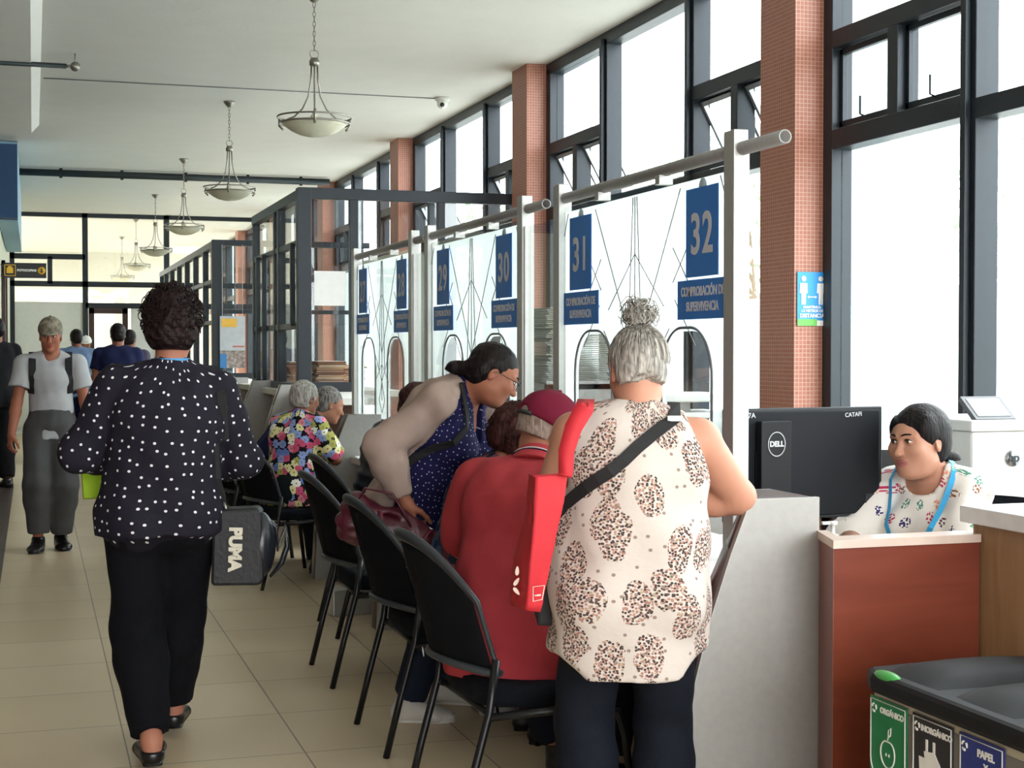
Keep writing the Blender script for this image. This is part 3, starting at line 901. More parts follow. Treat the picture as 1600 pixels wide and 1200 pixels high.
def cap_hair(f, m, up=0.0, back=0.0, side=0.0, thick=0.010, low=-0.04, front=0.055, res=0.0045, amp=0.002, ns=120, nape=-0.075, extra=(), name='hair', ear=True, label=None, mb=None, fr_h=0.062, frr=(0.057, 0.07, 0.075), earr=(0.035, 0.022, 0.036)):
    """hair volume over the skull with a hairline; extra prims in figure space"""
    q = f.hl; s = f.hs; Rh = f.Rh
    pr = [ell(q((0, -0.020-back*0.5, 0.037+up*0.5)), npv((0.074+thick+side, 0.095+thick+back*0.5, 0.084+thick+up*0.5))*s, Rh, 0.01),
          ell(q((0, -0.045-back*0.6, -0.015)), npv((0.066+thick*0.9+side, 0.060+thick+back*0.6, 0.070))*s, Rh, 0.02)]
    pr += [ell(q((0, 0.085, fr_h-0.085)), npv(frr)*s, Rh, 0.012, '-')]
    if ear:
        for sd in (1, -1): pr.append(ell(q((sd*0.088, -0.004, -0.018)), npv(earr)*s, Rh, 0.008, '-'))
    pr += list(extra)
    def disp(X, Y, Z): return amp*noise(X, Y, Z, ns, 8, 1)+amp*0.5*noise(X, Y, Z, ns*2.2, 8, 3)
    v, qd = sculpt(pr, res, disp, cuts=[(q((0, 0, nape)), -Rh[:, 2]+0.35*Rh[:, 1]*0)])
    o = np_object(name, v, qd, m, f.obj, None, None, mb)
    if label: o['label'] = label
    return o
# ------------------------------------------------------------------ shared materials
M_black = mat('black_aluminium', '#1e252b', 0.42, 0.3, var=0.05)  # black lifted to blue-grey, window glare put into the frame colour
M_ceil = mat('ceiling_paint', '#d6d7d2', 0.9, var=0.02, scale=3, bump=0.15, bscale=25)
M_white = mat('white_paint', '#dcdcd6', 0.7, var=0.03)
M_cream = mat('cream_paint', '#c9c9b4', 0.8, var=0.04, scale=2)
M_alu = mat('brushed_aluminium', '#b9bab6', 0.38, 0.55, var=0.04, scale=40)
M_alud = mat('dull_aluminium', '#8f8e8b', 0.45, 0.5, var=0.05, scale=40)
M_glass = glass('clear_glass')
M_wglass = glass('window_glass', (0.97, 1.0, 1.0), 0.03, 0.3)
M_film = frosted('frosted_film')
M_blue = mat('sign_blue', '#2a76c8', 0.5, var=0.03)
M_letter = mat('letter_pale', '#c9cbd0', 0.6, var=0.02)
M_wtext = mat('letter_white', '#e6e6e2', 0.6, var=0.02)
M_paper = mat('paper_white', '#dfe0dd', 0.8, var=0.03)
M_plast = mat('black_plastic', '#1b1e22', 0.45, var=0.06)
M_fab = mat('seat_fabric', '#101319', 0.92, var=0.12, bump=0.2, bscale=200, spec=0.15)
M_leg = mat('black_tube', '#101214', 0.35, 0.2, var=0.03)
M_steel = mat('satin_steel', '#8d8a80', 0.35, 0.8, var=0.04)
M_pipe = mat('dark_pipe', '#2b3335', 0.5, 0.3, var=0.05)

H = 3.71; XW = 4.0; YF = 26.4

def struct(o, name=None):
    o['kind'] = 'structure'; return o
def sbox(name, x0, x1, y0, y1, z0, z1, m, parent=None, bevel=0):
    b = MB(); b.box(x0, x1, y0, y1, z0, z1); o = b.build(name, m, parent, bevel)
    if parent is None: o['kind'] = 'structure'
    return o

# ------------------------------------------------------------------ shell
sbox('floor', -3.2, 4.3, -5, 37, -0.1, 0, tile_floor())
b = MB(); b.box(-3.2, -0.2, -5, 16.5, 0, 0.004); b.build('trim_1', mat('dark_floor_border', '#4a3d3b', 0.35, var=0.15, scale=5))['kind'] = 'structure'
sbox('ceiling', -3.2, 4.05, -5, 37, H, H+0.15, M_ceil)
# dropped soffit over the left side with a bevelled edge
b = MB(); b.prism([(-3.2, H), (-3.2, 3.62), (0.0, 3.62), (0.075, H-0.001), (0.075, H)], 'y', -5, 16.1)
b.build('trim_2', M_ceil)['kind'] = 'structure'
b = MB(); b.box(-3.3, -3.2, -5, -3, 0, H); b.box(-3.3, -3.2, 13, 17.3, 0, H); b.box(-3.3, -3.2, -3, 13, 0, H)
b.build('wall_left', mat('brown_wall', '#6f5f55', 0.7, var=0.05, scale=2))['kind'] = 'structure'
b = MB(); b.box(-0.55, -0.36, 17.4, YF, 0, H)
b.build('wall_left_far', M_cream)['kind'] = 'structure'
sbox('wall_left_return', -3.2, -0.36, 17.3, 17.4, 0, H, M_cream)
sbox('wall_back_far', -3.2, 4.3, 37, 37.1, 0, H, mat('far_cream', '#c3c2b4', 0.8, var=0.03))
sbox('wall_left_beyond', -3.3, -3.2, 26.6, 37, 0, 1.0, M_cream)
# entrance side behind the camera: piers and a lintel round the glazing
b = MB(); b.box(-3.2, -1.4, -3.6, -3.5, 0, H); b.box(4.0, 4.3, -3.6, -3.5, 0, H); b.box(-1.4, 4.0, -3.6, -3.5, 3.55, H); b.box(-1.4, 4.0, -3.6, -3.5, 0, 0.12)
b.build('wall_entrance', M_cream)['kind'] = 'structure'
# window wall
sbox('wall_right', 3.96, 4.14, -5, 37, 0, 0.48, M_white)
M_mos = mosaic('terracotta_mosaic', '#91543f', '#9b5f4a', '#b38d7a')
M_pale = mosaic('pale_mosaic', '#aab6b8', '#b2bec0', '#c4cccc', 0.05)
pys = [2.57+4.45*i for i in range(-1, 8)]
for i, y in enumerate(pys):
    sbox('trim_%d' % (i+3), 3.776, 4.08, y, y+0.39, 0, H, M_mos)
    sbox('wall_buttress_%d' % (i+1), 4.081, 4.34, y, y+0.36, 0, H, M_pale)

def window(n, y0, y1, tilt):
    e = empty('window_%d' % n, (XW, y0, 0)); e['kind'] = 'structure'
    L = y1-y0; b = MB(); x0, x1 = -0.06, 0.06
    m1, m2 = L-2.77, L-1.28
    b.box(x0, x1, 0, L, H-0.09, H); b.box(x0, x1, 0, L, 0.48, 0.56)
    for c, w in ((0.045, 0.09), (m1, 0.11), (m2, 0.11), (L-0.045, 0.09)): b.box(x0, x1, c-w/2, c+w/2, 0.5, H-0.05)
    for c in (m1, m2): b.box(x0-0.03, x0, c-0.02, c+0.02, 0.5, H-0.05)
    for a, c in ((0.09, m1-0.05), (m2+0.05, L-0.09)):
        b.box(x0, x1, a, c, 2.98, 3.07); b.box(x0, x1, a, c, 2.46, 2.56)
        mid = (a+c)/2; b.box(x0, x1, mid-0.045, mid+0.045, 2.56, 2.98)
    b.box(x0, x1, m1+0.05, m2-0.05, 2.44, 2.53)
    b.build('window_frame', M_black, e, 0.004)
    p = MB()
    def pane(a, c, z0, z1): p.box(-0.004, 0.004, a, c, z0, z1)
    for a, c in ((0.09, m1-0.05), (m2+0.05, L-0.09)):
        pane(a, c, 0.56, 2.46); pane(a, c, 3.07, H-0.09)
    pane(m1+0.05, m2-0.05, 0.56, 2.44); pane(m1+0.05, m2-0.05, 2.53, H-0.09)
    p.build('pane', M_wglass, e)
    for a, c in ((0.09, m1-0.05), (m2+0.05, L-0.09)):
        mid = (a+c)/2
        for u0, u1 in ((a, mid-0.045), (mid+0.045, c)):
            s = MB(); w = u1-u0; ln = 0.40
            for q in (0, w-0.03): s.box(-0.015, 0.015, q, q+0.03, -ln, 0)
            s.box(-0.015, 0.015, 0, w, -0.03, 0); s.box(-0.015, 0.015, 0, w, -ln, -ln+0.03)
            o = s.build('sash', M_black if tilt == 0 else mat('sash_grey', '#9aa0a2', 0.4, 0.4), e, 0.002); o.location = (0.0, u0, 2.975)
            o.rotation_euler = (0, R(-tilt), 0)
            g = MB(); g.box(-0.003, 0.003, 0.03, w-0.03, -ln+0.03, -0.03); g.build('pane', M_wglass, o)
            h = MB(); h.tube([(-0.02, w/2, -ln+0.02), (-0.05, w/2, -ln+0.03), (-0.05, w/2, -ln+0.12)], 0.006, 6); h.build('handle', M_black, o)
    return e
for i, y in enumerate(pys[:-1]):
    window(i+1, y+0.39, pys[i+1], 28 if i in (2, 3) else 0)

# far glazed partition across the hall
e = empty('window_20', (0, YF, 0)); e['kind'] = 'structure'
b = MB(); y0, y1 = -0.05, 0.05
def wx(px): return ((px-800)/2350*(0.953*YF)+0.303*YF)/(0.953-0.303*(px-800)/2350)
xs = [-0.36, wx(135), wx(262), 2.1]
b.box(-0.36, 3.95, y0, y1, H-0.07, H)
for x in (-0.33, wx(135), wx(262)): b.box(x-0.045, x+0.045, y0, y1, 0, H)
def fz(y): return 1.43+(545-y)*25.6/2350
for y, x0, x1 in ((403, -0.36, wx(135)), (445, -0.36, 3.95), (478, wx(135), 3.95)): b.box(x0, x1, y0, y1, fz(y)-0.045, fz(y)+0.045)
b.box(wx(80)-0.04, wx(80)+0.04, y0, y1, fz(445), fz(403))
b.build('window_frame', M_black, e)
b = MB(); b.box(-0.30, wx(131), -0.02, 0.02, 0.0, fz(473)); b.build('white_panel', M_white, e)
b = MB(); b.box(wx(206), wx(262), -0.02, 0.02, 0.0, fz(482)); b.build('white_panel', M_white, e)
b = MB(); b.box(-0.36, wx(131), -0.004, 0.004, fz(473), H-0.07); b.box(wx(139), 3.95, -0.004, 0.004, fz(475), H-0.07); b.build('pane', M_glass, e)
d = empty('door_1', (wx(140), YF-0.02, 0)); d['kind'] = 'structure'
dw = wx(201)-wx(140); dh = fz(482)
b = MB()
b.box(0, 0.09, -0.04, 0.04, 0, dh); b.box(dw-0.09, dw, -0.04, 0.04, 0, dh); b.box(0, dw, -0.04, 0.04, dh-0.09, dh); b.box(0, dw, -0.04, 0.04, 0, 0.9)
b.build('door_frame', mat('door_brown', '#3b2420', 0.5), d)
b = MB(); b.box(0.09, dw-0.09, -0.004, 0.004, 0.9, dh-0.09); b.build('pane', M_glass, d)
b = MB(); b.tube([(dw-0.05, -0.05, 1.0), (dw-0.05, -0.09, 1.03), (dw-0.05, -0.09, 1.2), (dw-0.05, -0.05, 1.23)], 0.01, 8); b.build('door_handle', M_steel, d)
# left door leaf ajar by the far left wall
e = empty('door_2', (-0.355, 19.2, 0)); e['kind'] = 'structure'
b = MB(); b.box(0, 0.04, 0, 0.08, 0, 2.5); b.box(0, 0.04, 1.6, 1.68, 0, 2.5); b.box(0, 0.04, 0, 1.68, 2.42, 2.5); b.build('door_frame', mat('door_brown', '#3b2420'), e)
b = MB(); b.box(0.0, 0.02, 0.08, 1.6, 0, 2.42); b.build('door_leaf', mat('leaf_brown', '#6a4a40', 0.5), e)

# blue fascia box on the left wall
b = MB(); b.box(-3.1, -0.147, 17.0, 17.28, 2.83, 3.62); o = b.build('fascia_board', mat('dark_blue_panel', '#123f66', 0.6, var=0.03))
tag(o, 'dark blue front of the boxed fascia under the ceiling at the far left', 'sign board')
b = MB(); b.box(-0.35, -0.148, 17.41, 23.0, 2.83, 3.7); o = b.build('fascia_box', mat('lit_blue_panel', '#86a9bd', 0.6, var=0.03))  # same blue box; light on side and underside painted as paler blue
tag(o, 'blue boxed bulkhead, painted pale as if lit, running along the left wall towards the glazed end', 'bulkhead')

# ------------------------------------------------------------------ ceiling fittings
def make_lamp():
    r = empty('pendant_lamp', (0, 0, 0))
    m = M_steel
    b = MB(); b.lathe([(0.0, 0), (0.055, 0), (0.05, -0.015), (0.02, -0.05), (0.0, -0.055)], n=20); b.build('ceiling_rose', m, r)
    b = MB(); z = -0.05; k = 0
    while z > -0.35:
        M = Matrix.Translation((0, 0, z-0.016)) @ Matrix.Rotation(R(90*(k % 2)), 4, 'Z')
        pts = [M @ Vector((0.009*math.cos(t), 0, 0.02*math.sin(t))) for t in [2*PI*i/10 for i in range(10)]]
        b.tube(pts, 0.0028, 5, closed=True); z -= 0.031; k += 1
    b.tube([(0.028*math.cos(t), 0, -0.385+0.028*math.sin(t)) for t in [2*PI*i/16 for i in range(16)]], 0.0035, 6, closed=True)
    b.build('chain', m, r)
    b = MB(); b.lathe([(0, -0.41), (0.026, -0.41), (0.026, -0.42), (0.033, -0.425), (0.033, -0.455), (0.024, -0.46), (0, -0.46)], n=16); b.build('hub', m, r)
    for k in range(3):
        a = 2*PI*k/3+0.35; ca, sa = math.cos(a), math.sin(a)
        pr = [(0.022, -0.45), (0.026, -0.55), (0.045, -0.65), (0.09, -0.73), (0.15, -0.775), (0.205, -0.79)]
        b = MB(); b.tube([(q*ca, q*sa, z) for q, z in pr], 0.0055, 6); b.build('rod', m, r)
    b = MB()
    for rr, z in ((0.238, -0.79), (0.228, -0.83)): b.tube([(rr*math.cos(t), rr*math.sin(t), z) for t in [2*PI*i/40 for i in range(40)]], 0.006, 6, closed=True)
    b.build('ring', m, r)
    for k in range(3):
        a = 2*PI*k/3+0.35; ca, sa = math.cos(a), math.sin(a)
        b = MB(); b.tube([(0.262*ca, 0.262*sa, -0.775), (0.262*ca, 0.262*sa, -0.83), (0.235*ca, 0.235*sa, -0.855)], 0.008, 6); b.tube([(0.225*ca, 0.225*sa, -0.79), (0.262*ca, 0.262*sa, -0.785)], 0.006, 6); b.build('bracket', m, r)
    b = MB()
    pr = [(0.0, -0.915), (0.05, -0.912), (0.10, -0.900), (0.15, -0.877), (0.195, -0.845), (0.216, -0.822), (0.212, -0.820), (0.19, -0.84), (0.145, -0.87), (0.09, -0.893), (0.0, -0.905)]
    b.lathe(pr, n=40); b.build('glass_bowl', mat('alabaster_glass', '#c3c2ab', 0.35, var=0.08, scale=9, trans=0.0), r)
    b = MB(); b.lathe([(0, -0.9), (0.012, -0.9), (0.03, -0.83), (0.03, -0.79), (0.012, -0.76), (0, -0.755)], n=12); b.build('socket', mat('socket_cream', '#c8c4ae', 0.5), r)
    return r
lamp0 = make_lamp()
for i, (nm) in enumerate(['largest and nearest the camera', 'second in the row from the front', 'third in the row, just before the tall glass booth',
                          'fourth in the row, near the glazed end partition', 'fifth in the row, seen beyond the glazed partition', 'smallest, farthest in the row beyond the glazed partition']):
    o = lamp0 if i == 0 else copy_tree(lamp0)
    o.location = (1.74, 9.66+4.4*i, H)
    tag(o, 'cream glass bowl pendant, '+nm, 'ceiling lamp', 'bowl pendants in a row under the ceiling')

b = MB(); b.tube([(-0.34, 19.9, H-0.06), (3.78, 19.9, H-0.06)], 0.045, 10)
for x in (0.35, 1.1, 1.9, 2.7, 3.4): b.tube([(x, 19.9, H), (x, 19.9, H-0.12)], 0.02, 8)
tag(b.build('ceiling_pipe', M_pipe), 'long dark pipe crossing under the ceiling on small brackets', 'pipe')
b = MB(); b.tube([(0.1, 13.3, H-0.005), (3.5, 13.3, H-0.005)], 0.005, 6)
tag(b.build('ceiling_cable', mat('grey_cable', '#7c7f7d', 0.7)), 'thin grey cable stretched along the ceiling to the dome camera', 'cable')
r = empty('dome_camera', (3.56, 13.26, H), 0, 'small white dome security camera on the ceiling near the windows', 'security camera')
b = MB(); b.lathe([(0, 0), (0.065, 0), (0.065, -0.03), (0.055, -0.035), (0, -0.035)], n=20); b.build('base', M_white, r)
b = MB(); b.ellipsoid((-0.005, -0.01, -0.055), (0.05, 0.05, 0.05)); b.build('housing', M_white, r)
b = MB(); b.ellipsoid((-0.015, -0.045, -0.07), (0.022, 0.02, 0.022)); b.build('lens', M_plast, r)
b = MB(); b.tube([(-1.2, 12.15, H-0.10), (0.26, 12.15, H-0.10)], 0.02, 8); 
for x in (-0.7, -0.05): b.tube([(x, 12.15, H), (x, 12.15, H-0.1)], 0.008, 6)
r = b.build('ceiling_rod', M_pipe); tag(r, 'short black rod below the ceiling ending beside a grey ball, upper left', 'rod')
b = MB(); b.ellipsoid((0.325, 12.15, H-0.1), (0.038, 0.038, 0.038)); b.tube([(0.26, 12.15, H-0.1), (0.3, 12.15, H-0.1)], 0.012, 6); b.tube([(0.325, 12.15, H), (0.325, 12.15, H-0.08)], 0.006, 6)
b.build('end_ball', M_steel, r)

b = MB(); b.tube([(1.42, 7.6, H), (1.43, 7.6, H-0.05), (1.39, 7.6, H-0.09), (1.40, 7.6, H-0.14)], 0.002, 5); b.tube([(1.39, 7.6, H-0.09), (1.43, 7.61, H-0.13)], 0.002, 5)
tag(b.build('loose_wire', mat('grey_cable', '#7c7f7d')), 'short loose wire dangling from the ceiling left of the nearest pendant', 'wire')

# hanging sign FOTOCOPIAS
r = empty('hanging_sign', (-0.06, 19.0, 2.37), 0, 'black hanging sign reading FOTOCOPIAS with yellow pictogram and arrow disc', 'sign')
M_yel = mat('sign_yellow', '#d3a51c', 0.5); M_sblk = mat('sign_black', '#17181a', 0.5)
b = MB(); b.box(-0.27, 0.22, -0.01, 0.01, -0.09, 0.09); b.box(-0.36, -0.27, -0.008, 0.008, 0.04, 0.07); b.box(-0.36, -0.27, -0.008, 0.008, -0.07, -0.04); b.build('board', M_sblk, r)
b = MB()
for x0, x1, z0, z1 in ((-0.26, -0.13, 0.06, 0.068), (-0.26, -0.13, -0.068, -0.06), (-0.26, -0.252, -0.068, 0.068), (-0.138, -0.13, -0.068, 0.068), (-0.235, -0.16, -0.035, 0.03), (-0.22, -0.175, 0.03, 0.05)):
    b.box(x0, x1, -0.013, -0.01, z0, z1)
b.build('pictogram', M_yel, r)
text('FOTOCOPIAS', 0.036, M_wtext, r, (-0.006, -0.012, 0), (R(90), 0, 0), offset=0.0015)
b = MB(); b.lathe([(0, -0.002), (0.045, -0.002), (0.045, 0.002), (0, 0.002)], (0.165, -0.0125, 0), 24, M=Matrix.Rotation(R(90), 4, 'X')); b.build('arrow_disc', M_yel, r)
b = MB(); b.prism([(0.157, 0.028), (0.173, 0.028), (0.173, -0.005), (0.188, -0.005), (0.165, -0.03), (0.142, -0.005), (0.157, -0.005)], 'y', -0.018, -0.015); b.build('arrow', M_sblk, r)

# safety-distance poster on the near pillar
r = empty('distance_sign', (3.875, 7.015, 1.69), 0, 'blue distance poster with two white figures on the near terracotta pillar', 'sign')
b = MB(); b.box(-0.085, 0.085, -0.004, 0.0, -0.14, 0.14); b.build('board', mat('poster_blue', '#1f8fd8', 0.45, var=0.02), r)
b = MB(); b.box(-0.085, 0.03, -0.0055, -0.004, -0.14, -0.105); b.build('green_band', mat('poster_green', '#5fae4a', 0.5), r)
b = MB(); b.box(0.03, 0.085, -0.0055, -0.004, -0.14, -0.112); b.build('white_band', M_wtext, r)
for s in (-1, 1):
    b = MB(); c = s*0.05
    b.lathe([(0, -0.001), (0.0145, -0.001), (0.0145, 0.001), (0, 0.001)], (c, -0.006, 0.105), 16, M=Matrix.Rotation(R(90), 4, 'X'))
    b.prism([(c-0.02, 0.082), (c+0.02, 0.082), (c+0.023, 0.03), (c+0.015, 0.03), (c+0.014, 0.06), (c+0.012, -0.03), (c+0.002, -0.03), (c, 0.02), (c-0.002, -0.03), (c-0.012, -0.03), (c-0.014, 0.06), (c-0.015, 0.03), (c-0.023, 0.03)], 'y', -0.007, -0.005)
    b.build('figure', M_wtext, r)
b = MB(); b.box(-0.02, 0.02, -0.007, -0.005, 0.008, 0.012); b.prism([(-0.028, 0.01), (-0.018, 0.018), (-0.018, 0.002)], 'y', -0.007, -0.005); b.prism([(0.028, 0.01), (0.018, 0.018), (0.018, 0.002)], 'y', -0.007, -0.005); b.build('arrow', M_wtext, r)
text('MANTENGA\n1.5 METROS DE', 0.019, M_wtext, r, (0, -0.0065, -0.053), (R(90), 0, 0), offset=0.0006)
text('DISTANCIA', 0.028, M_wtext, r, (0, -0.0065, -0.088), (R(90), 0, 0), offset=0.001)

# ------------------------------------------------------------------ service counter
M_top = mat('counter_top', '#c9c8c3', 0.4, var=0.03)
M_maroon = mat('maroon_panel', '#5b2c2b', 0.3, var=0.1, scale=4)
M_taupe = mat('taupe_laminate', '#6f625f', 0.3, 0.25, var=0.05)
b = MB(); b.box(1.88, 2.36, 3.98, 10.2, 0.72, 0.76); ce = empty('service_counter', (0, 0, 0), 0, 'long pale writing counter in front of the numbered service windows', 'counter'); b.build('counter_top', M_top, ce, 0.004)
b = MB(); b.box(2.2, 2.24, 3.98, 10.2, 0.0, 0.72); b.build('counter_front', M_maroon, ce)['label'] = 'maroon front panel'
b = MB(); b.box(1.98, 2.42, 10.5, 18.1, 1.03, 1.08); ce = empty('service_counter', (0, 0, 0), 0, 'raised white ledge counter under the black framed glass booth', 'counter'); b.build('counter_ledge', M_white, ce, 0.004)
b = MB(); b.box(2.16, 2.2, 10.5, 18.1, 0.0, 1.03); b.build('counter_front', mat('redbrown_panel', '#8a5046', 0.4), ce)
prof = [(1.861, 1.02), (1.802, 0.873), (1.735, 0.678), (1.689, 0.50), (1.667, 0.29), (1.652, 0.0)]
def fin(y, t, dz=0.0, label='', x0=0.0, big=False):
    e = empty('counter_divider', (0, y, 0), 0, label, 'counter divider', 'curved grey dividers along the counter')
    pr = [(x+x0, z*(1.02+dz)/1.02) for x, z in prof]
    b = MB(); b.prism(pr+[(2.072, 0), (2.072, 1.02+dz)], 'y', 0, 0.02); b.build('end_panel', mat('fin_alu', '#a09f9b', 0.45, 0.3, var=0.04, scale=40), e, 0.002)
    b = MB(); n = len(pr)
    for i in range(n-1):
        (xa, za), (xb, zb) = pr[i], pr[i+1]
        vs = []
        for yy in (0.02, t):
            for (x, z) in ((xa, za), (xb, zb)):
                k = 0.12*(yy/t)*z/1.02 if big else 0
                vs.append((x+k, yy, z)); vs.append((x+0.015+k, yy, z))
        b.add(vs, [(0, 2, 6, 4), (1, 5, 7, 3), (0, 1, 3, 2), (4, 6, 7, 5), (0, 4, 5, 1), (2, 3, 7, 6)], True)
    b.build('front_edge', M_taupe, e)
    b = MB()
    kx = 0.12 if big else 0
    b.prism([(pr[0][0], 0.02), (2.055, 0.02), (2.055, t), (pr[0][0]+kx, t)], 'z', 1.005+dz, 1.02+dz); b.build('cap', M_taupe, e)
    b = MB(); b.prism([(p[0]+kx, p[1]) for p in pr]+[(2.055, 0), (2.055, 1.02+dz)], 'y', t, t+0.015); b.build('rear_panel', M_alu, e)
    return e
fin(3.70, 0.25, 0, 'large grey curved end panel of the counter by the wood desk', big=True)
fin(5.60, 0.12, 0, 'grey curved divider between windows 31 and 30')
fin(7.45, 0.12, 0, 'grey curved divider between windows 30 and 29, behind the stooping woman')
fin(9.20, 0.12, 0, 'grey curved divider just right of the navy shirted seated man')
fin(12.1, 0.10, 0.12, 'white curved divider left of the grey haired seated woman', x0=0.04)
fin(13.7, 0.10, 0.12, 'white curved divider farthest along under the ledge but one', x0=0.04)
fin(15.3, 0.10, 0.12, 'farthest white curved divider under the ledge', x0=0.04)

# posts, tubes and panes of the service windows
def post(y, label):
    b = MB(); b.box(2.1, 2.15, y, y+0.075, 0.0, 2.12); b.box(2.15, 2.165, y+0.02, y+0.055, 0.0, 2.06)
    o = b.build('screen_post', M_alu, None, 0.003); tag(o, label, 'post', 'aluminium posts of the service screen'); return o
PY = [(4.30, 'aluminium post nearest the camera beside window 32'), (5.95, 'aluminium post just left of window 31'), (6.45, 'aluminium post just right of window 30'),
      (8.15, 'aluminium post just left of window 29'), (8.53, 'aluminium post just right of window 28'), (10.18, 'aluminium post farthest away beside window 27')]
for y, l in PY: post(y, l)
for y0, y1, l in ((4.02, 5.98, 'windows 31 and 32'), (6.2, 8.2, 'windows 29 and 30'), (8.3, 10.22, 'windows 27 and 28')):
    e = empty('screen_rail', (2.13, y0, 2.06), 0, 'aluminium tube rail along the top of '+l, 'rail', 'tube rails over the service screens')
    b = MB(); n = 14
    L = y1-y0
    ring = lambda r, y: [(r*math.cos(2*PI*k/n), y, r*math.sin(2*PI*k/n)) for k in range(n)]
    vs = ring(0.022, 0)+ring(0.022, L)+ring(0.017, L)+ring(0.017, 0)
    fs = [(i*n+k, i*n+(k+1) % n, ((i+1) % 4)*n+(k+1) % n, ((i+1) % 4)*n+k) for i in range(4) for k in range(n)]
    b.add(vs, fs, True); b.build('tube', M_alud, e)
    for t in ((0.9, 1.5) if y0 < 6 else (0.8, 1.4)):
        b = MB(); b.box(-0.026, 0.026, t-0.02, t+0.02, -0.05, -0.018); b.build('clip', M_alu, e)

ARCH = 16
def arch_ring(y0, y1, z0, z1, r):
    pts = [(y0, z0), (y1, z0)]
    for i in range(ARCH+1):
        a = PI/2*i/ARCH; pts.append((y1-r+r*math.cos(a), z1-r+r*math.sin(a)))
    for i in range(ARCH+1):
        a = PI/2+PI/2*i/ARCH; pts.append((y0+r+r*math.cos(a), z1-r+r*math.sin(a)))
    return pts
def film_sheet(b, y0, y1, z0, z1, holes, x, th=0.0015):
    """sheet in the Y-Z plane with arched holes; holes = (ya, yb, ztop, r), open at the foot z0"""
    cells = []; cur = y0
    for (a, c, zt, r) in sorted(holes):
        cells.append(((cur, z0), (a, z0), (a, z1), (cur, z1)))
        # piece above the arch: fan of quads
        top = [(a, zt-r)]
        for i in range(ARCH+1):
            t = PI-PI/2*i/ARCH; top.append((a+r+r*math.cos(t), zt-r+r*math.sin(t)))
        for i in range(ARCH+1):
            t = PI/2-PI/2*i/ARCH; top.append((c-r+r*math.cos(t), zt-r+r*math.sin(t)))
        for p, q in zip(top[:-1], top[1:]):
            if abs(p[0]-q[0]) > 1e-6: cells.append((p, q, (q[0], z1), (p[0], z1)))
        cur = c
    cells.append(((cur, z0), (y1, z0), (y1, z1), (cur, z1)))
    for c in cells:
        b.add([(x, p[0], p[1]) for p in c], [(0, 1, 2, 3)], False, 0)
def bay(y0, y1, plates, holes, n):
    e = empty('service_screen', (0, 0, 0), 0, 'frosted glass service screen with windows '+n, 'screen', 'frosted service screens on the counter')
    g = MB(); g.box(2.122, 2.128, y0, y1, 0.98, 2.02); g.build('pane', M_glass, e)
    b = MB(); film_sheet(b, y0, y1, 0.98, 2.0, holes, 2.130)
    b.build('frosted_film', M_film, e)
    # arch outlines and line drawing
    for (a, c, zt, r) in holes:
        b = MB()
        pts = [(2.119, p[0], p[1]) for p in arch_ring(a-0.012, c+0.012, 0.98, zt+0.012, r+0.01)[1:]]+[(2.119, a-0.012, 0.98)]
        b.tube(pts, 0.005, 4)
        b.build('arch_trim', mat('line_grey', '#6b6e6e', 0.6), e)
    b = MB(); c = (y0+y1)/2; w = (y1-y0)
    def ln(p, q, r=0.0022): b.tube([(2.1195, c+p[0]*w, p[1]), (2.1195, c+q[0]*w, q[1])], r, 4)
    for s in (-1, 1):
        ln((0, 1.78), (s*0.17, 1.58)); ln((0, 1.40), (s*0.26, 1.98)); ln((0, 1.33), (s*0.12, 1.22)); ln((0, 1.22), (s*0.2, 1.50)); ln((s*0.012, 1.99), (s*0.05, 1.3))
        ln((s*0.05, 1.10), (0, 1.22)); ln((s*0.05, 1.10), (0, 1.02)); ln((s*0.46, 1.99), (s*0.49, 1.9)); ln((s*0.23, 1.6), (s*0.34, 1.44)); ln((s*0.22, 1.78), (s*0.30, 1.66)); ln((s*0.22, 1.66), (s*0.30, 1.78))
    ln((0, 1.99), (0, 1.1))
    b.build('line_drawing', mat('line_dark', '#7d8484', 0.6), e)
    return e
def plate(y, num, line, z=1.818, big=True, lab=''):
    e = empty('number_plate', (2.113, y, z), R(-90), 'blue number card %s hanging on the service screen' % num, 'sign', 'blue number cards')
    b = MB(); b.box(-0.125, 0.125, -0.003, 0.0, -0.148, 0.148); b.build('board', M_blue, e)
    b = MB(); b.lathe([(0, -0.002), (0.03, -0.002), (0.03, 0.0), (0, 0)], (0, 0.0, 0.148), 16, M=Matrix.Rotation(R(90), 4, 'X')); b.build('suction_cup', mat('clear_plastic', '#9fb4c0', 0.2), e)
    text(num, 0.19, M_letter, e, (0, -0.004, -0.012), (R(90), 0, 0), 'numeral', offset=0.0035, sx=0.88, spacing=1.12)
    e2 = empty('service_sign', (2.111, y-0.01, z-0.223), R(-90), 'wide blue service sign hung right below number %s' % num, 'sign', 'blue service signs under the number cards')
    b = MB(); b.box(-0.20, 0.20, -0.003, 0.0, -0.066, 0.066); b.build('board', M_blue, e2)
    text(line, 0.044, M_letter, e2, (0, -0.004, 0), (R(90), 0, 0), offset=0.001, sx=0.80, line=1.15)
CS = 'COMPROBACIÓN DE\nSUPERVIVENCIA'
bay(4.375, 5.95, None, [(4.51, 4.90, 1.49, 0.16), (5.40, 5.79, 1.49, 0.16)], '31 and 32')
bay(6.525, 8.15, None, [(6.72, 7.12, 1.49, 0.16), (7.50, 7.88, 1.49, 0.16)], '29 and 30')
bay(8.605, 10.18, None, [(8.82, 9.22, 1.49, 0.16), (9.60, 9.98, 1.49, 0.16)], '27 and 28')
for y, nme, ln in ((4.56, '32', CS), (5.72, '31', CS), (6.76, '30', CS), (7.86, '29', CS), (8.82, '28', 'CERTIFICACIÓN\nDE AFILIACIÓN' if False else CS), (9.93, '27', CS)): plate(y, nme, ln)
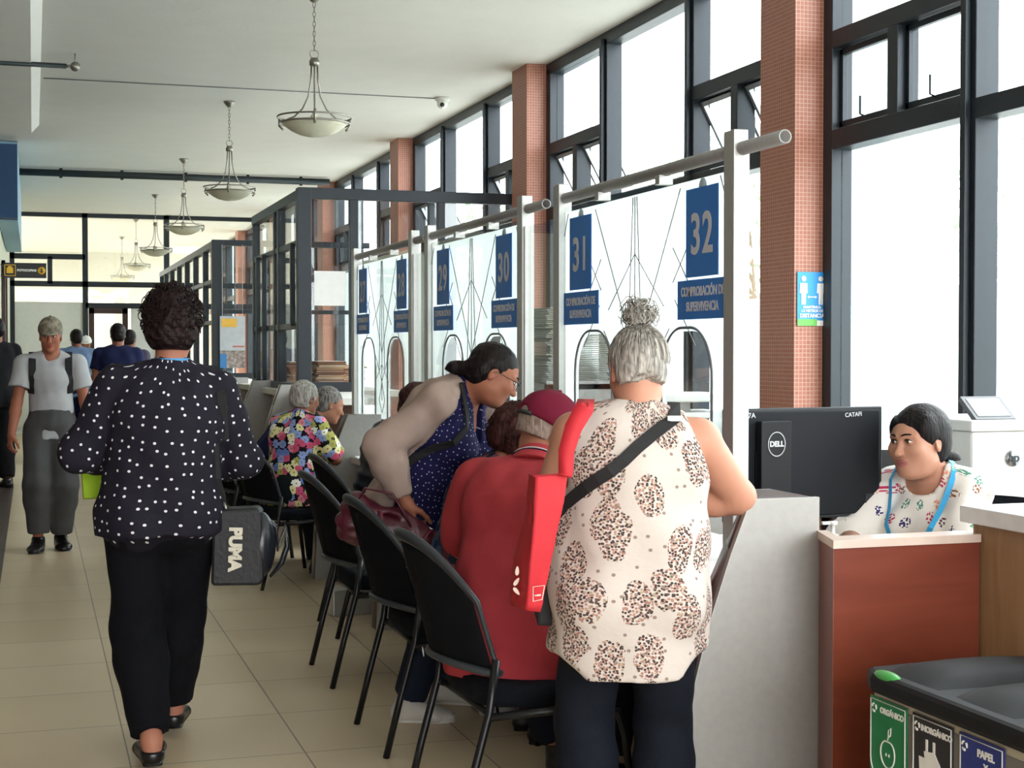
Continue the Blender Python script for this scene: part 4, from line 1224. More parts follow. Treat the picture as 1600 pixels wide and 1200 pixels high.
for y0, y1, l in ((6.03, 6.445, 'narrow clear glass pane between windows 31 and 30'), (8.23, 8.525, 'narrow clear glass pane between windows 29 and 28')):
    b = MB(); b.box(2.122, 2.128, y0, y1, 0.78, 1.98); b.box(2.11, 2.14, y0, y0+0.012, 0.78, 1.98, 1); b.box(2.11, 2.14, y1-0.012, y1, 0.78, 1.98, 1)
    tag(b.build('clear_screen', [M_glass, M_alu]), l, 'glass pane', 'narrow clear panes')

# ------------------------------------------------------------------ black framed booths
def booth_side(e, ys, z0, z1, rails, sub=()):
    b = MB()
    for y in ys: b.box(2.064, 2.136, y+0.002, y+0.078, z0+0.01, z1-0.01)
    b.box(2.06, 2.14, ys[0], ys[-1]+0.08, z1-0.08, z1); b.box(2.06, 2.14, ys[0], ys[-1]+0.08, z0, z0+0.06)
    for z in rails: b.box(2.07, 2.13, ys[0], ys[-1]+0.08, z-0.025, z+0.025)
    for (y, a, c) in sub: b.box(2.03, 2.07, y, y+0.05, a, c)
    b.build('side_frame', M_black, e, 0.003)
    g = MB(); g.box(2.097, 2.103, ys[0]+0.08, ys[-1], z0+0.06, z1-0.08); g.build('pane', M_glass, e)
e = empty('glass_booth', (0, 0, 0), 0, 'large black framed glass booth beyond window 27, its near corner by the counter', 'booth')
booth_side(e, (12.1, 13.28, 13.5, 14.85), 1.08, 2.73, (2.30, 1.62), ((12.4, 1.62, 2.3), (14.0, 1.08, 2.3), (14.4, 1.08, 2.3)))
b = MB()
b.box(2.03, 2.143, 12.055, 12.145, 1.075, 2.725); b.box(2.04, 3.95, 12.06, 12.14, 2.64, 2.73); b.box(2.1, 2.5, 12.06, 12.14, 1.08, 1.16); b.box(2.46, 2.53, 12.065, 12.135, 1.09, 2.7); b.box(3.2, 3.26, 12.065, 12.135, 1.09, 2.7)
b.build('front_frame', M_black, e, 0.003)
g = MB(); g.box(2.14, 3.95, 12.097, 12.103, 1.16, 2.64); g.build('front_pane', M_glass, e)
b = MB(); b.box(2.17, 2.43, 12.088, 12.094, 1.78, 2.06); b.build('notice', M_paper, e)
e = empty('glass_booth', (0, 0, 0), 0, 'far long black framed glass booth reaching the glazed end partition', 'booth')
booth_side(e, (18.2, 19.4, 20.6, 21.8, 23.0, 24.2, 25.3, 26.2), 1.08, 2.73, (2.25, 1.75))
b = MB(); b.box(2.04, 3.95, 18.16, 18.24, 2.66, 2.73); b.box(2.035, 2.165, 18.155, 18.245, 1.075, 2.725); b.box(2.1, 2.65, 18.16, 18.24, 1.08, 1.14); b.box(2.58, 2.65, 18.165, 18.235, 1.09, 2.7)
b.box(2.1, 3.95, 18.17, 18.23, 1.85, 1.90); b.build('front_frame', M_black, e, 0.003)
g = MB(); g.box(2.16, 3.95, 18.197, 18.203, 1.14, 2.66); g.build('front_pane', M_glass, e)
b = MB()
b.box(2.06, 2.2, 26.27, 26.35, 0, 0.1)
sbox('wall_low_booth', 2.1, 2.16, 18.2, 26.3, 0, 1.08, M_white)
r = empty('hung_poster', (2.27, 18.12, 1.51), 0, 'tall poster with yellow heading and group photo hung in the far booth', 'poster')
b = MB(); b.box(-0.15, 0.15, -0.003, 0, -0.31, 0.31); b.build('sheet', mat('poster_grey', '#aab0b3', 0.5), r)
b = MB(); b.box(-0.13, 0.05, -0.005, -0.003, 0.18, 0.28); b.build('heading', mat('poster_yellow', '#d4a63b', 0.5), r)
b = MB(); b.box(-0.15, 0.15, -0.0045, -0.003, -0.31, -0.1); b.build('photo', mat('poster_photo', '#8a7f78', 0.5, var=0.6, scale=22), r)
b = MB(); b.box(-0.15, -0.07, -0.0055, -0.0045, -0.31, -0.14); b.build('blue_block', mat('poster_blue2', '#2f6fa5', 0.5), r)
b = MB(); b.box(0.0, 0.14, -0.0055, -0.003, -0.06, -0.045); b.build('red_line', mat('poster_red', '#b0483e', 0.5), r)
for x in (-0.12, 0.12):
    b = MB(); b.tube([(x, 0, 0.31), (x, 0, 1.16)], 0.002, 4); b.build('cord', M_white, r)

# stacks of folders inside the booth
rnd = random.Random(3)
fold_m = [mat('kraft_%d' % i, c, 0.8, var=0.1) for i, c in enumerate(('#a8704a', '#96603f', '#b88a62', '#8c5a3c', '#caa888'))]
sbox('trim_15', 2.25, 2.95, 12.3, 14.7, 1.03, 1.08, M_white)
f0 = None
for si, (sx, sy, n) in enumerate(((2.36, 12.55, 15), (2.62, 13.0, 13), (2.36, 14.0, 14))):
    z = 1.08
    for k in range(n):
        b = None
        if f0 is None:
            q = MB(); q.box(-0.12, 0.12, -0.17, 0.17, 0, 0.013); q.box(-0.115, 0.11, -0.165, 0.165, 0.013, 0.016, 1)
            f0 = q.build('folder', [fold_m[0], M_paper], None); o = f0
        else:
            o = f0.copy(); o.data = f0.data.copy(); COL.objects.link(o); o.data.materials[0] = fold_m[rnd.randrange(5)]
        o.location = (sx+rnd.uniform(-0.015, 0.015), sy+rnd.uniform(-0.02, 0.02), z); o.rotation_euler = (0, 0, rnd.uniform(-0.12, 0.12)); z += 0.0165
        tag(o, 'brown paper folder stacked in the %s pile behind the booth glass' % ('nearest', 'right-hand', 'farthest')[si], 'folder', ('folders of the nearest pile', 'folders of the right-hand pile', 'folders of the farthest pile')[si])

# ------------------------------------------------------------------ wood desk, cabinet, waste station
M_cherry = wood('cherry_laminate', '#672d1f', '#82402d', 'x', 1.6, 0.33, 5)
M_tan = wood('tan_laminate', '#8a6a49', '#a07f5c', 'z', 3.0, 0.5, 9)
e = empty('reception_desk', (0, 0, 0), 0, 'low cherry wood reception desk panel in front of the attendant', 'desk')
b = MB(); b.prism([(2.0, 3.50), (2.45, 3.50), (2.45, 3.56), (2.05, 3.56), (2.09, 3.70), (2.07, 3.70)], 'z', 0.0, 0.905); b.build('front_panel', M_cherry, e, 0.002)
b = MB(); b.prism([(1.998, 3.495), (2.45, 3.495), (2.45, 3.58), (2.06, 3.58), (2.095, 3.70), (2.065, 3.70)], 'z', 0.905, 0.927); b.build('top_edge', mat('pale_edge', '#cdb9ac', 0.3), e)
b = MB(); b.box(2.17, 3.2, 3.60, 5.12, 0.70, 0.735); b.build('desk_top', M_top, e, 0.003)
b = MB(); b.box(3.12, 3.18, 3.62, 4.7, 0, 0.70); b.build('leg', M_cherry, e)
e = empty('side_cabinet', (2.455, 1.7, 0), 0, 'tan wood cabinet with a thick white top at the right edge', 'cabinet')
b = MB(); b.box(0, 0.55, 0, 1.84, 0, 0.955); b.build('body', M_tan, e, 0.002)
b = MB(); b.box(-0.03, 0.57, -0.02, 1.86, 0.955, 1.0); b.build('top', mat('white_top', '#d9d9d8', 0.35), e, 0.003)

e = empty('recycling_bin', (1.89, 2.30, 0), 0, 'three compartment recycling bin with black lids and green, black and blue labels', 'waste bin')
W_ = 0.84
b = MB(); b.box(0, 0.44, 0, W_-0.02, 0.02, 0.63); b.build('body', mat('bin_beige', '#b9b39e', 0.5), e, 0.012)
b = MB(); b.box(-0.003, 0.01, 0.0, W_-0.02, 0.02, 0.60); b.build('front_panel', mat('bin_grey', '#6f6c66', 0.5), e)
def lidpoly(): return [(-0.03, 0.02), (-0.03, W_-0.06), (-0.005, W_+0.0), (0.2, W_+0.02), (0.42, W_+0.0), (0.47, W_-0.05), (0.47, 0.0), (0.0, -0.01)]
b = MB(); b.prism(lidpoly(), 'z', 0.625, 0.675); b.build('lid_frame', mat('lid_frame_dark', '#14161a', 0.6, spec=0.25), e, 0.014)
for k, (a, c) in enumerate(((0.56, 0.80), (0.29, 0.53), (0.02, 0.26))):
    b = MB(); n = 8; vs = []
    for i in range(n+1):
        for j in range(n+1):
            u = i/n; v = j/n; zz = 0.672+0.034*max(0, math.sin(PI*u))**0.4*max(0, math.sin(PI*v))**0.4
            vs.append((0.0+u*0.44, a+v*(c-a), zz))
    fs = [(i*(n+1)+j, (i+1)*(n+1)+j, (i+1)*(n+1)+j+1, i*(n+1)+j+1) for i in range(n) for j in range(n)]
    b.add(vs, fs, True); b.build('lid', mat('lid_dark', '#15171b', 0.6, spec=0.25), e)
b = MB(); b.ellipsoid((-0.012, 0.735, 0.672), (0.02, 0.05, 0.012)); b.build('green_latch', mat('latch_green', '#3f9a48', 0.4), e)
M_g = mat('label_green', '#1f7a4a', 0.5); M_k = mat('label_black', '#26262a', 0.5); M_b2 = mat('label_blue', '#27357e', 0.5)
def label(yc, m, txt, kind):
    L = empty('label', (0, 0, 0)); 
    b = MB(); w = 0.078; z1 = 0.612
    pts = [(yc-w, z1), (yc+w, z1), (yc+w, 0.40), (yc-w, 0.40)]
    b.prism(pts, 'x', -0.0060, -0.0032)
    o = b.build('label_'+kind, m, e); bpy.data.objects.remove(L)
    # white outline, rounded at the foot
    t = MB(); ww = w-0.005; zb = 0.47
    out = [(-0.007, yc-ww, z1-0.006)]+[(-0.007, yc-ww*math.cos(a), zb-0.062*math.sin(a)) for a in [PI*i/14 for i in range(15)]]+[(-0.007, yc+ww, z1-0.006)]
    t.tube(out, 0.0018, 4, closed=True); t.build('outline', M_wtext, o)
    g = MB()
    gx = -0.0065; cy = yc+0.0585; cz = 0.586
    for k in range(3):
        a0 = 2*PI*k/3
        g.tube([(gx, cy+0.009*math.cos(a0+t_), cz+0.009*math.sin(a0+t_)) for t_ in (0.2, 0.7, 1.2, 1.6)], [0.0036, 0.003, 0.0026, 0.0008], 5)
    g.build('recycling_mark', M_wtext, o)
    if kind == 'organic':
        g = MB(); q = []
        for i in range(28):
            a = 2*PI*i/28; rr = 0.030*(1-0.16*abs(math.sin(a*1.0))**6*(1 if math.sin(a) > 0 else -0.2)); q.append((gx, yc+rr*math.cos(a), 0.490+rr*1.1*math.sin(a)))
        g.tube(q, 0.0022, 4, closed=True)
        g.tube([(gx, yc, 0.522), (gx, yc-0.005, 0.535)], 0.002, 4)
        g.tube([(gx, yc-0.002, 0.528), (gx, yc-0.012, 0.535), (gx, yc-0.014, 0.553), (gx, yc-0.003, 0.545), (gx, yc-0.002, 0.528)], 0.0018, 4)
        for d in (-0.006, 0.006): g.tube([(gx, yc+d, 0.483), (gx, yc+d, 0.49)], 0.0022, 4)
        g.build('apple_mark', M_wtext, o)
    elif kind == 'inorganic':
        g = MB(); g.prism([(yc+0.05, 0.52), (yc+0.02, 0.52), (yc+0.024, 0.44), (yc+0.044, 0.44)], 'x', -0.0075, -0.006)
        g.prism([(yc+0.03, 0.535), (yc-0.01, 0.54), (yc-0.045, 0.50), (yc-0.035, 0.43), (yc+0.01, 0.42), (yc+0.022, 0.50)], 'x', -0.0080, -0.006)
        for d in (0.016, -0.012): g.prism([(yc+d, 0.535), (yc+d+0.008, 0.535), (yc+d+0.008, 0.563), (yc+d, 0.563)], 'x', -0.0075, -0.006)
        g.build('waste_mark', M_wtext, o)
    text(txt, 0.0185 if kind != 'paper' else 0.022, M_wtext, o, (-0.0065, yc-0.016, 0.585 if kind != 'paper' else 0.555), (R(90), 0, R(-90)), offset=0.0009, line=1.2)
label(0.742, M_g, 'ORGÁNICO', 'organic'); label(0.562, M_k, 'INORGÁNICO', 'inorganic'); label(0.382, M_b2, 'PAPEL\nY\nCARTÓN', 'paper')

# ------------------------------------------------------------------ computer, printer and small things
e = empty('monitor', (2.44, 4.45, 0.735), R(5), 'black computer monitor seen from behind, marked 52F07A, in front of the attendant', 'monitor')
b = MB(); b.box(-0.31, 0.31, 0.008, 0.02, 0.13, 0.50); b.build('screen_bezel', M_plast, e, 0.004)
b = MB(); b.box(-0.295, 0.295, -0.002, 0.008, 0.14, 0.49); b.build('back_shell', mat('monitor_dark', '#101319', 0.6, var=0.04, spec=0.25), e, 0.008)
b = MB(); b.box(-0.20, -0.085, -0.045, -0.012, 0.0, 0.46); b.box(-0.2, -0.085, -0.012, -0.002, 0.2, 0.36); b.build('stand', mat('stand_black', '#0c0e13', 0.5, spec=0.3), e, 0.004)
b = MB(); b.box(-0.27, 0.0, -0.12, 0.10, 0.0, 0.014); b.build('foot', M_plast, e, 0.004)
b = MB(); b.tube([(-0.143+0.032*math.cos(2*PI*i/32), -0.0462, 0.385+0.039*math.sin(2*PI*i/32)) for i in range(32)], 0.0017, 4, closed=True); b.build('logo_ring', M_letter, e)
text('DELL', 0.024, M_letter, e, (-0.143, -0.0465, 0.385), (R(90), 0, 0), 'logo_lettering', offset=0.001)
text('52F07A', 0.024, M_letter, e, (-0.235, -0.0035, 0.476), (R(90), R(-2), 0), 'handwriting', offset=0.0002)
text('CATAFI', 0.020, M_letter, e, (0.185, -0.0035, 0.474), (R(90), R(-3), 0), 'handwriting', offset=0.0002)
b = MB(); b.box(-0.03, -0.01, -0.004, -0.002, 0.185, 0.195); b.build('red_sticker', mat('sticker_red', '#c0392b', 0.5), e)
b = MB(); b.box(0.235, 0.285, -0.0045, -0.002, 0.15, 0.205); b.build('port_cover', M_plast, e)
b = MB(); b.tube([(0.315, 0.0, 0.205), (0.35, -0.005, 0.197)], 0.007, 6); b.tube([(0.35, -0.005, 0.197), (0.365, -0.01, 0.18), (0.355, -0.02, 0.13), (0.28, -0.05, 0.06), (0.22, -0.06, 0.02)], 0.003, 6); b.build('usb_cable', M_plast, e)
e = empty('pump_bottle', (2.17, 3.80, 0.735), 0, 'small white pump bottle on the reception desk beside the end panel', 'bottle')
b = MB(); b.lathe([(0, 0), (0.028, 0), (0.03, 0.005), (0.03, 0.125), (0.022, 0.14), (0.013, 0.145), (0, 0.145)], n=20); b.build('body', M_white, e)
b = MB(); b.lathe([(0, 0.145), (0.016, 0.145), (0.016, 0.165), (0.006, 0.168), (0.005, 0.192), (0.013, 0.195), (0.013, 0.203), (0, 0.204)], n=16); b.box(-0.035, 0.0, -0.006, 0.006, 0.195, 0.203); b.build('pump', M_wtext, e)
b = MB(); b.box(2.24, 2.38, 3.80, 3.92, 0.736, 0.745); b.box(2.245, 2.375, 3.90, 3.905, 0.745, 0.86)
tag(b.build('card_stand', mat('teal_card', '#7f9a9c', 0.3)), 'small teal card holder beside the attendant hands', 'card holder')
e = empty('office_printer', (3.24, 4.68, 0), R(0), 'large white office printer with a tilted control screen near the windows', 'printer')
M_pr = mat('printer_white', '#d3d5d2', 0.5, var=0.02)
b = MB(); b.box(0, 0.42, 0, 0.5, 0.0, 1.13); b.build('body', M_pr, e, 0.012)
b = MB(); b.box(-0.01, 0.43, -0.01, 0.51, 1.13, 1.17); b.build('top_cover', M_pr, e, 0.006)
b = MB(); b.box(-0.004, 0.424, -0.006, 0, 0.86, 0.872); b.box(-0.004, 0.424, -0.006, 0, 0.6, 0.61); b.build('seam', M_alud, e)
b = MB(); b.box(0.0, 0.17, -0.01, 0.01, 0.0, 0.13); o = b.build('control_screen', mat('screen_frame', '#5a5d60', 0.4), e); o.location = (0.04, 0.04, 1.165); o.rotation_euler = (R(-52), 0, 0)
b = MB(); b.box(0.015, 0.155, -0.012, -0.010, 0.015, 0.115); b.build('display', mat('display_grey', '#7d8386', 0.2), o)
b = MB(); b.lathe([(0, -0.002), (0.03, -0.002), (0.03, 0.0), (0, 0)], (0.17, -0.006, 1.03), 24, M=Matrix.Rotation(R(90), 4, 'X')); b.build('logo_disc', mat('logo_silver', '#9ba0a3', 0.2, 0.7), e)
text('hp', 0.046, M_plast, e, (0.17, -0.011, 1.032), (R(90), 0, 0), 'logo_lettering', offset=0.001)
e = empty('document_scanner', (3.18, 6.9, 0), 0, 'pale flat scanner on a stand behind the monitor by the pillar', 'scanner')
b = MB(); b.box(-0.32, 0.10, -0.2, 0.2, 1.17, 1.21); b.build('tray', M_pr, e, 0.008)
b = MB(); b.box(-0.25, 0.12, -0.2, 0.2, 1.0, 1.06); b.box(-0.25, 0.12, -0.2, 0.2, 1.09, 1.12); b.build('body', M_pr, e, 0.006)
b = MB(); b.box(-0.2, 0.08, -0.15, 0.15, 0.0, 1.0); b.box(-0.12, -0.06, -0.03, 0.03, 1.12, 1.17); b.build('pedestal', M_alud, e)
# office chair behind the attendant
e = empty('office_chair', (2.98, 4.30, 0), R(120), 'black office chair the attendant sits on', 'chair')
b = MB(); b.box(-0.24, 0.24, -0.22, 0.24, 0.42, 0.49); b.build('seat', M_fab, e, 0.02)
b = MB()
n = 10
vs = []; 
for j in range(n+1):
    for i in range(n+1):
        u = i/n*2-1; v = j/n; vs.append((u*0.23*(1-0.12*v), -0.22+0.06*u*u-0.05*v, 0.56+v*0.36))
b.add(vs, [(j*(n+1)+i, j*(n+1)+i+1, (j+1)*(n+1)+i+1, (j+1)*(n+1)+i) for j in range(n) for i in range(n)], True)
o = b.build('backrest', M_fab, e); sm = o.modifiers.new('s', 'SOLIDIFY'); sm.thickness = 0.03
b = MB(); b.tube([(0, 0, 0.42), (0, 0, 0.10)], 0.03, 10); b.tube([(0, -0.15, 0.43), (0, -0.27, 0.5), (0, -0.27, 0.62)], 0.015, 8); b.build('column', M_plast, e)
for k in range(5):
    a = 2*PI*k/5; b = MB(); b.tube([(0, 0, 0.1), (0.3*math.cos(a), 0.3*math.sin(a), 0.07)], [0.025, 0.016], 8); b.build('leg', M_plast, e)
    b = MB(); b.lathe([(0, -0.012), (0.03, -0.012), (0.03, 0.012), (0, 0.012)], (0.3*math.cos(a), 0.3*math.sin(a), 0.03), 12, M=Matrix.Rotation(R(90), 4, 'X')); b.build('caster', M_plast, e)
# black laptop lid standing between attendant and printer
e = empty('laptop', (3.02, 4.95, 0.735), R(-20), 'open dark laptop just behind the attendant', 'laptop')
b = MB(); b.box(-0.15, 0.15, -0.1, 0.1, 0.0, 0.015); b.build('base', M_plast, e)
b = MB(); b.box(-0.15, 0.15, 0.0, 0.012, 0.0, 0.30); o = b.build('lid', M_plast, e); o.location = (0, 0.1, 0.015); o.rotation_euler = (R(-15), 0, 0)

b = MB(); b.tube([(2.2, 9.88, 1.33), (2.21, 9.9, 1.25), (2.19, 9.86, 1.16), (2.21, 9.9, 1.05), (2.2, 9.87, 0.95), (2.2, 9.87, 0.765)], [0.012, 0.022, 0.01, 0.02, 0.012, 0.012], 8, flat=0.4)
tag(b.build('lime_ribbon', mat('lime_plastic', '#a8cf2a', 0.45)), 'lime green ribbon hanging behind the glass of window 27', 'ribbon')
# papers on the counter by window 27
b = MB(); b.box(1.89, 2.09, 9.0, 9.18, 0.761, 0.765); b.box(1.87, 2.05, 8.75, 9.02, 0.762, 0.768)
tag(b.build('paper_sheets', M_paper, None), 'white sheets of paper lying on the counter by the grey divider', 'paper')
# paper heap on a shelf seen through the narrow pane
e = empty('filing_shelf', (2.75, 8.0, 0), 0, 'grey shelf loaded with loose paper seen through the narrow pane by window 30', 'shelf')
b = MB(); b.box(0, 0.5, 0, 0.03, 0, 1.25); b.box(0, 0.5, 0.97, 1.0, 0, 1.25); 
for z in (0.3, 0.75, 1.2): b.box(0, 0.5, 0, 1.0, z, z+0.03)
b.build('frame', M_alud, e)
b = MB()
for k in range(40):
    dx, dy = rnd.uniform(-0.02, 0.02), rnd.uniform(-0.02, 0.02); b.box(0.05+dx, 0.42+dx, 0.1+dy, 0.85+dy, 1.23+k*0.011, 1.237+k*0.011)
o = b.build('paper_heap', mat('paper_old', '#a9aaa0', 0.8, var=0.1)); o.location = (2.75, 8.0, 0); tag(o, 'tall heap of loose greyish paper on the grey shelf', 'paper heap', None, 'stuff')

# ------------------------------------------------------------------ visitor chairs (forward = +X)
def make_chair():
    r = empty('visitor_chair', (0, 0, 0))
    # arched wrap-around back: param u across -1..1, v height
    def bx(u, v):   # u -1..1 , v 0..1
        y = 0.245*u; ztop = 0.885-0.17*abs(u)**2.6; zb = 0.505+0.02*(1-u*u)
        z = zb+(ztop-zb)*v
        x = 0.135-0.115*(1-u*u)-0.10*v*(1-0.35*u*u)
        return (x, y, z)
    n = 16; m = 10
    b = MB(); vs = [bx(-0.95+1.9*i/n, 0.03+0.94*j/m) for j in range(m+1) for i in range(n+1)]
    b.add(vs, [(j*(n+1)+i, j*(n+1)+i+1, (j+1)*(n+1)+i+1, (j+1)*(n+1)+i) for j in range(m) for i in range(n)], True)
    o = b.build('backrest_mesh', mat('chair_mesh', '#0a0c10', 0.85, var=0.1, alpha=0.93, spec=0.15), r); s_ = o.modifiers.new('s', 'SOLIDIFY'); s_.thickness = 0.004
    # frame: arch thick at the top, thin on the sides
    arch = [bx(-1, j/8) for j in range(9)]
    top = [bx(-1+2*i/22, 1.0) for i in range(1, 22)]
    pts = arch+top+[bx(1, j/8) for j in range(8, -1, -1)]
    rs = [0.010]*8+[0.012]+[0.012+0.010*math.sin(PI*(i)/22)**1.0 for i in range(1, 22)]+[0.012]+[0.010]*8
    b = MB(); b.tube(pts, rs, 10, flat=0.8); b.build('backrest_frame', mat('frame_plastic', '#24282d', 0.45, var=0.05), r)
    b = MB(); b.tube([bx(-1.02, 0.02)]+[bx(-0.9+1.8*i/12, 0.0) for i in range(13)]+[bx(1.02, 0.02)], [0.018]+[0.021]*13+[0.018], 10, flat=0.6); b.build('lumbar_bar', mat('bar_plastic', '#34393d', 0.45, var=0.06), r)
    # seat
    b = MB(); n = 14; ring = []
    def sp(a, s): 
        c, q = math.cos(a), math.sin(a); k = (abs(c)**4+abs(q)**4)**(-0.25)
        return (0.325+0.235*k*c*s, 0.235*k*q*s)
    K = 36; vs = []
    lv = [(0.55, 0.400), (0.97, 0.402), (1.0, 0.425), (0.985, 0.452), (0.9, 0.464), (0.6, 0.466)]
    for s, z in lv:
        for k in range(K): x, y = sp(2*PI*k/K, s); vs.append((x, y, z-(0.012*((x-0.325)/0.235)**3 if z > 0.44 else 0)))
    b.add(vs, [(j*K+k, j*K+(k+1) % K, (j+1)*K+(k+1) % K, (j+1)*K+k) for j in range(len(lv)-1) for k in range(K)]+[tuple(range(K)), tuple(reversed(range((len(lv)-1)*K, len(lv)*K)))], True)
    b.build('seat', M_fab, r)
    for s in (-1, 1):
        y = 0.25*s
        b = MB(); b.tube([(0.0, y, 0.0), (0.05, y, 0.2), (0.105, y, 0.40), (0.125, y*1.0, 0.55)], 0.0125, 8); b.build('leg', M_leg, r)
        b = MB(); b.tube([(0.10, y, 0.385), (0.45, y, 0.395), (0.50, y, 0.375), (0.525, y, 0.30), (0.56, y, 0.0)], 0.0125, 8); b.build('leg', M_leg, r)
    b = MB(); b.tube([(0.12, -0.25, 0.385), (0.12, 0.25, 0.385)], 0.01, 8); b.tube([(0.46, -0.25, 0.385), (0.46, 0.25, 0.385)], 0.01, 8); b.build('crossbar', M_leg, r)
    return r
ch0 = make_chair()
chairs = [((1.11, 4.30), 2, 'black mesh visitor chair under the man in the red cap, nearest the camera'), ((1.165, 5.36), 0, 'black mesh visitor chair second from the camera, behind the nearest one'),
          ((1.19, 6.48), 0, 'empty black mesh visitor chair third from the camera, in front of the stooping woman'), ((1.22, 9.14), 14, 'black mesh visitor chair carrying the woman in the floral blouse'),
          ((1.12, 9.98), 0, 'black mesh visitor chair of the man in the navy shirt'), ((1.42, 7.55), 0, 'black mesh visitor chair under the person in the quilted black jacket')]
for i, ((x, y), a, l) in enumerate(chairs):
    o = ch0 if i == 0 else copy_tree(ch0)
    o.location = (x, y, 0); o.rotation_euler = (0, 0, R(a)); tag(o, l, 'chair', 'visitor chairs along the counter')
text('CATAFI', 0.024, M_letter, ch0, (0.003, 0.07, 0.52), (R(90), 0, R(-103)), 'handwriting', offset=0.0003)
# small silver case standing on the floor under the counter
e = empty('metal_case', (1.62, 8.0, 0), R(10), 'small silver metal case on the floor between the chairs', 'case')
b = MB(); b.box(-0.12, 0.12, -0.08, 0.08, 0, 0.14); b.build('body', M_alu, e, 0.006)
b = MB(); b.tube([(-0.04, -0.085, 0.1), (-0.04, -0.1, 0.12), (0.04, -0.1, 0.12), (0.04, -0.085, 0.1)], 0.005, 6); b.build('handle', M_plast, e)

# ------------------------------------------------------------------ outdoors beyond the windows
b = MB(); b.box(4.3, 40, -10, 60, -0.2, -0.1); b.build('ground_outside', mat('pale_paving', '#b9bab4', 0.9, var=0.1, scale=1))['kind'] = 'structure'
b = MB(); b.box(-40, -3.3, -10, 60, -0.2, -0.1); b.build('ground_outside_left', mat('pale_paving', '#b9bab4'))['kind'] = 'structure'
b = MB(); b.box(12, 12.2, -10, 60, -0.1, 2.3); o = b.build('wall_boundary', mat('outside_wall', '#c9d0cf', 0.9)); o['kind'] = 'structure'
def tree(x, y, h, r, label, seed):
    e = empty('tree', (x, y, -0.1), 0, label, 'tree', 'trees beyond the windows')
    b = MB(); b.tube([(0, 0, 0), (0.1, 0, h*0.4), (0, 0.1, h*0.75)], [0.16, 0.12, 0.05], 8); b.build('trunk', mat('bark', '#6a5b4c', 0.9), e)
    rn = random.Random(seed); b = MB()
    for k in range(900):
        a = rn.uniform(0, 2*PI); t = math.acos(rn.uniform(-1, 1)); q = rn.uniform(0.4, 1)**0.5*r*(0.8+0.3*math.sin(3*a+seed))
        c = Vector((q*math.sin(t)*math.cos(a), q*math.sin(t)*math.sin(a), h*0.75+q*0.8*math.cos(t)))
        M = Euler((rn.uniform(0, 6), rn.uniform(0, 6), rn.uniform(0, 6))).to_matrix(); s = rn.uniform(0.10, 0.22)
        b.add([c+M @ Vector(p) for p in ((-s, 0, 0), (0, -s*0.4, 0.02), (s, 0, 0), (0, s*0.4, 0.02))], [(0, 1, 2, 3)])
    b.build('foliage', mat('foliage_washed_out', '#9db494', 0.9, var=0.3, scale=2), e)  # leaf green paled, overexposed daylight put into the colour
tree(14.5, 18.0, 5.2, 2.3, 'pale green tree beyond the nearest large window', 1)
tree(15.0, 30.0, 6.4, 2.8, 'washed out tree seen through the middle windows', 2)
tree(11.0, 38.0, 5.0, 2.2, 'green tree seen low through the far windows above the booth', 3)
# ------------------------------------------------------------------ people
def field_at(prims, pts):
    pts = np.atleast_2d(pts); X, Y, Z = pts[:, 0], pts[:, 1], pts[:, 2]; F = np.full(len(pts), 0.3)
    for p in prims:
        d = prim_eval(p, X, Y, Z); k = max(p.k, 1e-5)
        if p.op == '+':
            h = np.maximum(k-np.abs(F-d), 0)/k; F = np.minimum(F, d)-h*h*k*0.25
        else:
            h = np.maximum(k-np.abs(F+d), 0)/k; F = np.maximum(F, -d)+h*h*k*0.25
    return F
def surf(prims, inside, direction, off=0.006, reach=0.26):
    """outermost surface point going out from an inside point along a direction"""
    d = unit(direction); t = np.linspace(reach, 0, 220); P = npv(inside)+t[:, None]*d
    F = field_at(prims, P); i = np.argmax(F < 0)
    return P[i]+d*off if (F < 0).any() else npv(inside)+d*0.1
def strap_on(f, name, prims, pairs, wid, m, th=0.005, off=0.006, parent=None, reach=0.26):
    pts = [surf(prims, a, d, off, reach) for a, d in pairs]
    sides = []
    for i, (a, d) in enumerate(pairs):
        t = unit(pts[min(i+1, len(pts)-1)]-pts[max(i-1, 0)]); sides.append(tuple(np.cross(t, unit(d))))
    b = MB(); b.strip([tuple(p) for p in pts], wid, sides, th)
    return b.build(name, m, parent or f.obj, 0.001), pts

